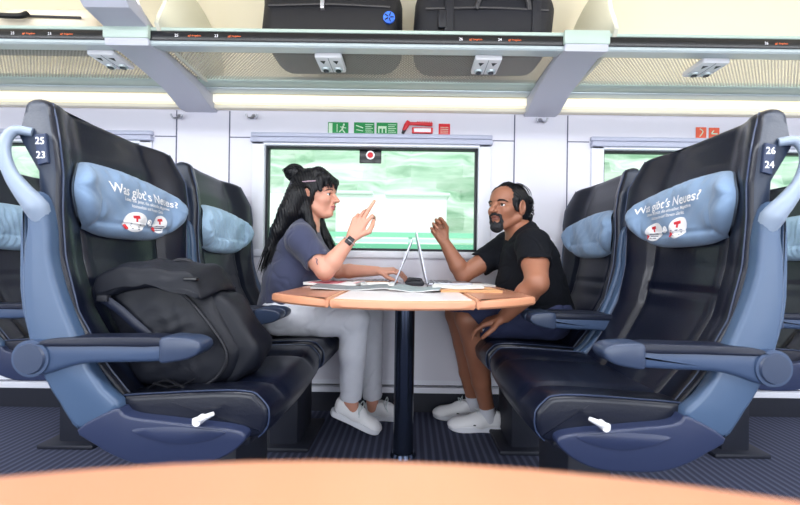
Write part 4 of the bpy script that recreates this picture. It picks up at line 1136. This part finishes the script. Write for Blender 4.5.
# t-shirt
s = Sdf(lo, hi, .0035)
s.cone(J['neck'] + (0, 0, -.02), .062, J['chest'], .108, .04, ys=1.32); s.cone(J['chest'], .112, J['belly'], .133, .03, ys=1.3); s.cone(J['belly'], .133, J['pelv'], .132, .03, ys=1.28)
for q in (-.075, .075): s.ell(J['chest'] + np.array([.075, q, -.045]), (.062, .065, .062), None, .04)
for a, b, sd in ((J['shN'], J['elN'], 1), (J['shF'], J['elF'], 1)):
    hem = a * .36 + b * .64; s.cone(J['neck'] + (0, (a[1] - J['neck'][1]) * .3, -.015), .05, a, .062, .04); s.cone(a, .064, hem, .062, .03); cut(s, hem, b - a, .07)
s.ell(J['neck'] + np.array([.012, 0, .035]), (.075, .075, .05), None, .006, True)
cut(s, J['pelv'] + np.array([0, 0, -.05]), (.15, 0, -1), .25)
tee = link('t_shirt', s.mesh(folds(.0028, [((.6, 0, 1), .07, 1), ((1, .3, .5), .05, .7), ((-.5, .4, 1), .09, .8)], seed=3)), M['tee_navy'], wm)
# trousers
s = Sdf((-.86, 1.6, .0), (.0, 2.18, .85), .0035)
s.cone(J['pelv'] + (.0, 0, 0), .125, J['pelv'] + (-.0, 0, -.01), .122, .03, ys=1.32)
for h_, k_, a_, r in ((hipN, knN, anN, .003), (hipF, knF, anF, 0)):
    s.chain([h_, h_ * .45 + k_ * .55, k_], [.098, .092, .072], .03)
    s.chain([k_, k_ * .6 + a_ * .4, a_], [.072, .066, .052], .02); cut(s, a_ + np.array([0, 0, .01]), a_ - k_, .075)
    s.cone(a_ + np.array([0, 0, .03]), .043, a_ + np.array([0, 0, -.02]), .043, .002, sub=True)
s.plane((0, 0, .518), (0, 0, -1), .02, ((-.86, 1.6, .35), (-.375, 2.18, .60)))
link('trousers', s.mesh(folds(.003, [((.4, 0, 1), .06, 1), ((1, .3, .2), .05, .6), ((1, 0, 1), .035, .6)], seed=7)), M['pants'], wm)
for a_, k_ in ((anN, knN), (anF, knF)):
    dv = (a_ - k_) / np.linalg.norm(a_ - k_); p = a_ + np.array([0, 0, .01]) - dv * .012
    b1_ = basis(dv, (0, 1, 0)); MB().tube([p + b1_ @ np.array([0, .0535 * math.cos(t), .0535 * math.sin(t)]) for t in np.linspace(0, 2 * PI, 25)], .0022, 5, smooth=False).build('cuff_seam', M['pants'], wm)
# wristwatch
b1_ = basis(hf, (0, 1, 0)); wc = J['wrN'] - hf * .012
wt = MB().tube([wc + b1_ @ np.array([0, .0272 * math.cos(t), .0272 * math.sin(t)]) for t in np.linspace(0, 2 * PI, 33)], .010, 8, flat=.22, smooth=False, up=hf).build('wristwatch', M['strapw'], wm)
fn_ = np.array([.25, -1, .05]); fn_ -= hf * (fn_ @ hf); fn_ /= np.linalg.norm(fn_); Rf = basis(hf, fn_)
m4 = Matrix([[*Rf[0], 0], [*Rf[1], 0], [*Rf[2], 0], [0, 0, 0, 1]])
c_ = wc + fn_ * .029; MB().box(c_ - np.array([.019, .016, .005]), c_ + np.array([.019, .016, .005]), .004, rot=m4).build('screen', M['black'], wt)
# small tattoo mark on the upper arm
p = J['shN'] * .2 + J['elN'] * .8 + np.array([-.004, -.0485, .012])
MB().tube([p + np.array([-.004, -.001, .014]), p + np.array([.004, -.002, .010]), p, p + np.array([.005, .001, -.012])], .0018, 5).build('tattoo', M['navyprint'], wm)
# hair
TH = lambda *v: Cw + Rw @ np.array(v)
s = Sdf((-.86, 1.6, .80), (-.25, 2.15, 1.40), .003)
s.ell(TH(-.022, 0, .036), (.112, .090, .100), Rw, .01); s.ell(TH(-.05, 0, -.01), (.085, .088, .10), Rw, .03)
s.ell(TH(.085, 0, -.045), (.098, .12, .088), Rw, .008, True)
s.ell(TH(.11, 0, .01), (.045, .07, .035), Rw, .006, True)
for q, zz in ((-.058, 0), (-.03, .004), (0, .006), (.03, .004), (.058, 0)):
    s.cone(TH(.02, q * .7, .105 + zz), .026, TH(.078, q, .078), .017, .02); s.cone(TH(.078, q, .078), .016, TH(.096 - abs(q) * .35, q * 1.08, .040), .006, .01)
for q in (-1, 1): s.cone(TH(.045, q * .066, .07), .016, TH(.052, q * .074, .012), .007, .012)
s.cone(TH(-.085, 0, .085), .035, P(297, 173.5, 1.85), .040, .015); s.ell(P(295.5, 173, 1.85), (.047, .044, .042), None, .006)
# long mass down the back, near side lock, far side lock
s.chain([TH(-.06, -.03, -.02), P(292, 214, 1.80), P(281, 232, 1.78), P(272, 250, 1.77), P(266, 265, 1.77)], [.075, .060, .045, .030, .010], .02, ys=1.6)
s.chain([TH(-.03, -.075, .01), P(306, 212, 1.76), P(311, 226, 1.765), P(317, 240, 1.77)], [.026, .026, .022, .008], .015)
s.chain([TH(.0, .07, -.02), P(318, 220, 1.95), P(326, 238, 1.955), P(334, 256, 1.96)], [.028, .030, .026, .008], .015)
s.ell(TH(-.012, -.096, -.004), (.022, .018, .030), Rw, .004, True)
hr = link('hair', s.mesh(grooves(Cw, .0012, (1, .4, .25), .012)), M['hair'], wm)
gd = [[TH(-.09, -.03 + q, .0), P(288 + e, 214, 1.79 + q * .5), P(276 + e, 234, 1.76 + q * .5), P(268 + e, 253, 1.76 + q), P(263 + e, 270, 1.76 + q)] for q in (-.03, 0, .03) for e in (-2, 3, 7)]
hair_strands(hr, gd, 120, .010, .0016, seed=2)
gd2 = [[TH(.0, .08, -.04), P(320 + e, 222, 1.955), P(328 + e, 240, 1.955), P(336 + e, 259, 1.96)] for e in (-4, 0, 3)]
hair_strands(hr, gd2, 50, .007, .0014, seed=3)
gd3 = [[TH(.03, q * .7, .125), TH(.085, q, .085), TH(.101 - abs(q) * .35, q * 1.08, .040), TH(.100 - abs(q) * .35, q * 1.1, .028 + .004 * math.sin(q * 400))] for q in np.linspace(-.06, .06, 13)]
hair_strands(hr, gd3, 60, .003, .0014, seed=4)
gd4 = [[P(295.5, 173, 1.85) + np.array([.046 * math.cos(t), -.044 * math.sin(a) * 1.0, .043 * math.sin(t) * math.cos(a)]) for t in np.linspace(0, 5.2, 9)] for a in np.linspace(-1.2, 1.2, 7)]
hair_strands(hr, gd4, 40, .002, .002, seed=5)
hb = [TH(-.105, -.05, .048), TH(-.06, -.085, .046), TH(-.01, -.092, .050), TH(.03, -.082, .056)]
MB().tube(hb, .0032, 6).build('hair_band', mat('pink_grey_band', (176, 150, 165), .5), wm)
# shoes
shoe(wm, (-.388, 1.86, .120), (.226, .03, -.112), (.112, 0, .226), .262, sc=.93)
shoe(wm, (-.238, 2.085, .0), (1, .0, 0), (0, 0, 1), .25, sc=.93)

# ---------------------------------------------------------------- the man
mn = thing('person', 'man with goatee, black t-shirt and navy shorts at the table, right hand raised', 'person', (.66, 1.86, .53))
Cm = P(507, 208.0, 1.83); yw = math.radians(38); Rm = basis((-math.cos(yw), -math.sin(yw), .02)); SCM = 1.0
lo, hi = np.array([.04, 1.38, -.02]), np.array([.92, 2.18, 1.34])
Q = dict(neck=P(522, 236, 1.86), chest=P(529, 260, 1.86), belly=P(530, 287, 1.86), pelv=P(543, 313, 1.86),
         shN=P(533, 246, 1.67), elN=P(537, 283, 1.50), wrN=P(505, 316, 1.62), shF=P(508, 246, 2.0), elF=P(463, 275, 1.98), wrF=P(445, 243, 1.95))
hN, kN, aN = np.array([.66, 1.76, .625]), np.array([.285, 1.82, .61]), np.array([.415, 1.955, .125])
hF, kF, aF = np.array([.66, 1.95, .625]), np.array([.255, 2.0, .61]), np.array([.365, 2.10, .13])
s = Sdf(lo, hi, .003)
add_head(s, Cm, Rm, SCM, True)
s.cone(Cm + Rm @ np.array([-.035, 0, -.06]), .052, Q['neck'] + (.008, 0, 0), .060, .015)
s.cone(Q['neck'], .068, Q['chest'], .115, .04, ys=1.3); s.cone(Q['chest'], .12, Q['belly'], .145, .03, ys=1.2); s.cone(Q['belly'], .145, Q['pelv'], .125, .03, ys=1.25)
arm(s, Q['shN'], Q['elN'], Q['wrN'], (.060, .056, .045, .047, .030)); arm(s, Q['shF'], Q['elF'], Q['wrF'], (.060, .056, .043, .046, .029))
s.cone(Q['neck'], .05, Q['shN'], .05, .04); s.cone(Q['neck'], .05, Q['shF'], .05, .04)
for h_, k_, a_ in ((hN, kN, aN), (hF, kF, aF)):
    s.chain([h_, h_ * .4 + k_ * .6, k_], [.08, .07, .058], .02); calf = k_ * .66 + a_ * .34 + np.array([.018, 0, 0])
    s.chain([k_, calf, k_ * .3 + a_ * .7, a_], [.060, .066, .049, .038], .02); s.cone(a_, .036, a_ + np.array([.01, 0, -.06]), .034, .01)
hm_ = (Q['wrF'] - Q['elF']); hm_ /= np.linalg.norm(hm_)
hand(s, Q['wrF'] + hm_ * .01, (-.50, -.10, .85), (.05, -.95, .1), 1, ((.75, .9, .5), (.85, 1.0, .6), (.95, 1.1, .6), (1.0, 1.1, .6)), thumb=((.85, .45, .45), (.9, -.1, .5), (.9, -.3, .4)), sc=1.0)
hl = Q['wrN'] - Q['elN']; hl /= np.linalg.norm(hl)
hand(s, Q['wrN'] + hl * .01, (-.80, .35, -.30), (-.1, .3, -1), 1, ((.3, .4, .3), (.35, .45, .3), (.4, .5, .3), (.45, .5, .3)), sc=1.02)
body = link('body', s.mesh(), [M['skin_m'], M['lip_m']], mn)
paint(body, Cm + Rm @ (np.array([.094, 0, -.0585]) * SCM), (.021, .0245, .014), Rm, 1)
face_parts(mn, Cm, Rm, SCM, True)
TM = lambda *v: Cm + Rm @ (np.array(v) * SCM)
# goatee and moustache
s = Sdf(Cm - .16, Cm + .16, .002)
for q in (-1, 1):
    s.cone(TM(.102, q * .006, -.0415), .0062, TM(.088, q * .030, -.050), .0055, .003); s.cone(TM(.088, q * .030, -.050), .0055, TM(.078, q * .031, -.078), .0065, .003)
    s.cone(TM(.078, q * .031, -.078), .008, TM(.074, q * .012, -.100), .016, .006)
s.ell(TM(.074, 0, -.102), np.array((.030, .032, .026)), Rm, .006); s.cone(TM(.092, 0, -.079), .006, TM(.085, 0, -.095), .012, .004)
link('goatee', s.mesh(grooves(Cm, .0009, (0, 1, .2), .006)), M['beard'], mn)
# hair swept back with curls at the nape
s = Sdf(Cm - .2, Cm + .2, .0025)
s.ell(TM(-.026, 0, .030), np.array((.102, .086, .093)) * SCM, Rm, .01); s.ell(TM(-.062, 0, -.02), np.array((.055, .078, .072)) * SCM, Rm, .02)
s.ell(TM(.104, 0, .012), np.array((.088, .086, .088)) * SCM, Rm, .006, True)
s.ell(TM(.035, 0, -.085), np.array((.09, .12, .075)) * SCM, Rm, .008, True)
for q in (-1, 1):
    s.ell(TM(-.012, q * .094, -.008), np.array((.027, .026, .042)) * SCM, Rm, .004, True)
    s.cone(TM(.024, q * .071, .03), .013, TM(.020, q * .074, -.020), .006, .008)
rg = np.random.default_rng(9)
for _ in range(26):
    a = rg.uniform(-1.3, 1.3); zz = rg.uniform(-.075, .05); s.ell(TM(-.062 - .058 * math.cos(a) * (1 - max(0, zz) * 2), .082 * math.sin(a), zz), rg.uniform(.010, .017), None, .004)
mtop = [[TM(.055 - abs(q) * .3, q, .105 - abs(q) * .35), TM(.0, q * 1.05, .126 - abs(q) * .3), TM(-.07, q, .110 - abs(q) * .3), TM(-.118, q * .8, .06)] for q in np.linspace(-.07, .07, 12)]
mh = link('hair', s.mesh(grooves(Cm, .0012, (.25, 1, .3), .011)), M['hair'], mn)
gd = []
for _ in range(22):
    a = rg.uniform(-1.4, 1.4); zz = rg.uniform(-.07, .05); p0 = np.array([-.05 - .062 * math.cos(a), .082 * math.sin(a), zz]); o_ = np.array([-math.cos(a), math.sin(a), .2]) * .016
    gd.append([TM(*p0), TM(*(p0 + o_ * .8 + (0, 0, .006))), TM(*(p0 + o_ * 1.3 + (0, .004, -.004))), TM(*(p0 + o_ * .8 + (0, .004, -.014)))])
hair_strands(mh, gd, 70, .003, .0016, seed=8)
hair_strands(mh, mtop, 70, .004, .0015, seed=12)
# t-shirt
lo2, hi2 = np.array([.15, 1.40, .45]), np.array([.92, 2.18, 1.15])
s = Sdf(lo2, hi2, .0035)
s.cone(Q['neck'] + (.01, 0, .01), .074, Q['chest'], .132, .04, ys=1.28); s.cone(Q['chest'], .137, Q['belly'], .163, .03, ys=1.15); s.cone(Q['belly'], .163, Q['pelv'], .145, .03, ys=1.2)
for a, b, fr_ in ((Q['shN'], Q['elN'], .52), (Q['shF'], Q['elF'], .58)):
    hem = a * (1 - fr_) + b * fr_; s.cone(Q['neck'] + (0, (a[1] - Q['neck'][1]) * .3, -.015), .055, a, .072, .04); s.cone(a, .074, hem, .070, .03); cut(s, hem, b - a, .08)
s.ell(Q['neck'] + np.array([-.045, -.02, .052]), (.075, .07, .055), None, .006, True)
cut(s, Q['pelv'] + np.array([0, 0, -.075]), (-.1, 0, -1), .28)
link('t_shirt', s.mesh(folds(.003, [((.6, 0, 1), .075, 1), ((1, .3, -.4), .055, .7), ((-.5, .4, 1), .09, .8)], seed=5)), M['tee_black'], mn)
# shorts
s = Sdf((.1, 1.58, .40), (.92, 2.18, .85), .0035)
s.cone(Q['pelv'], .14, Q['pelv'] + (0, 0, -.01), .135, .03, ys=1.25)
for h_, k_ in ((hN, kN), (hF, kF)):
    e = h_ * .10 + k_ * .90 ; s.chain([h_, h_ * .4 + k_ * .6, k_ + (k_ - h_) * .08], [.102, .096, .086], .03); cut(s, e + np.array([-.01, 0, 0]), np.array([-.75, 0, -.65]), .10)
    s.cone(k_ + (k_ - h_) * .1, .062, h_ * .3 + k_ * .7, .066, .002, sub=True)
s.plane((0, 0, .518), (0, 0, -1), .02, ((.36, 1.58, .35), (.92, 2.18, .60)))
sh_ = link('shorts', s.mesh(folds(.003, [((.4, 0, 1), .06, 1), ((1, .3, .2), .05, .6)], seed=8)), M['shorts'], mn)
a = P(483, 328, 1.725)
MB().tube([a + (-.010, 0, .012), a + (.0, -.002, -.012), a + (.010, 0, .006)], .0028, 6, smooth=False).tube([a + (.002, 0, .014), a + (.008, -.001, -.004), a + (.018, .001, .010)], .0024, 6, smooth=False).build('printed_mark', M['print'], sh_)
for a_, k_ in ((aN, kN), (aF, kF)):
    s = Sdf(a_ - .12, a_ + .12, .0025); s.cone(a_ + (.0, 0, .0), .0405, a_ + (.012, 0, -.06), .038, .004); cut(s, a_ + (0, 0, .004), (0, 0, 1), .05)
    link('sock', s.mesh(folds(.0008, [((0, 0, 1), .01, 1)])), M['sock'], mn)
shoe(mn, (.495, 1.955, 0), (-1, .06, 0), (0, 0, 1), .275, dark=True)
shoe(mn, (.425, 2.115, 0), (-1, .0, 0), (0, 0, 1), .275, dark=True)
# ================================================================ light and camera
wd = bpy.data.worlds.new('daylight'); S.world = wd; wd.use_nodes = True
bg = wd.node_tree.nodes['Background']; bg.inputs[0].default_value = (.93, .97, 1, 1); bg.inputs[1].default_value = 1.15
def area(name, loc, size, rot, power, col=(1, 1, 1)):
    l = bpy.data.lights.new(name, 'AREA'); l.shape = 'RECTANGLE'; l.size, l.size_y = size; l.energy = power; l.color = col
    o = bpy.data.objects.new(name, l); COL.objects.link(o); o.location = loc; o.rotation_euler = rot; return o
area('aisle_lamp', (0, .25, 2.25), (7.5, .45), (0, 0, 0), 88, (.93, .96, 1))
area('rack_lamp', (0, 1.52, 1.96), (7.5, .06), (math.radians(180 - 25), 0, 0), 14, (1, .93, .80))
area('opposite_window_fill', (0, -1.2, 1.0), (7, 1.3), (math.radians(90), 0, 0), 110, (.9, .95, 1))  # added fill outside the opposite openings, brightens the low areas under the table
sun = bpy.data.lights.new('sun', 'SUN'); sun.energy = 1.2; sun.angle = .05; so = bpy.data.objects.new('sun', sun); COL.objects.link(so)
so.rotation_euler = (math.radians(48), 0, math.radians(-20))
cam = bpy.data.cameras.new('camera'); co = bpy.data.objects.new('camera', cam); COL.objects.link(co); S.camera = co
cam.sensor_width = 36; cam.lens = F / 800 * 36; cam.shift_x = -10 / 800; cam.shift_y = 10.5 / 800; cam.clip_start = .02; cam.clip_end = 200
co.matrix_world = Matrix.Translation((0, 0, H)) @ Matrix.Rotation(PI / 2, 4, 'X') @ Matrix.Rotation(ROLL, 4, 'Z')
cam.dof.use_dof = True; cam.dof.focus_distance = 1.65; cam.dof.aperture_fstop = 3.2
S.view_settings.view_transform = 'Standard'; S.view_settings.look = 'None'; S.view_settings.gamma = 1; S.view_settings.exposure = 0.2
S.cycles.use_denoising = True; S.cycles.max_bounces = 8; S.cycles.transparent_max_bounces = 12
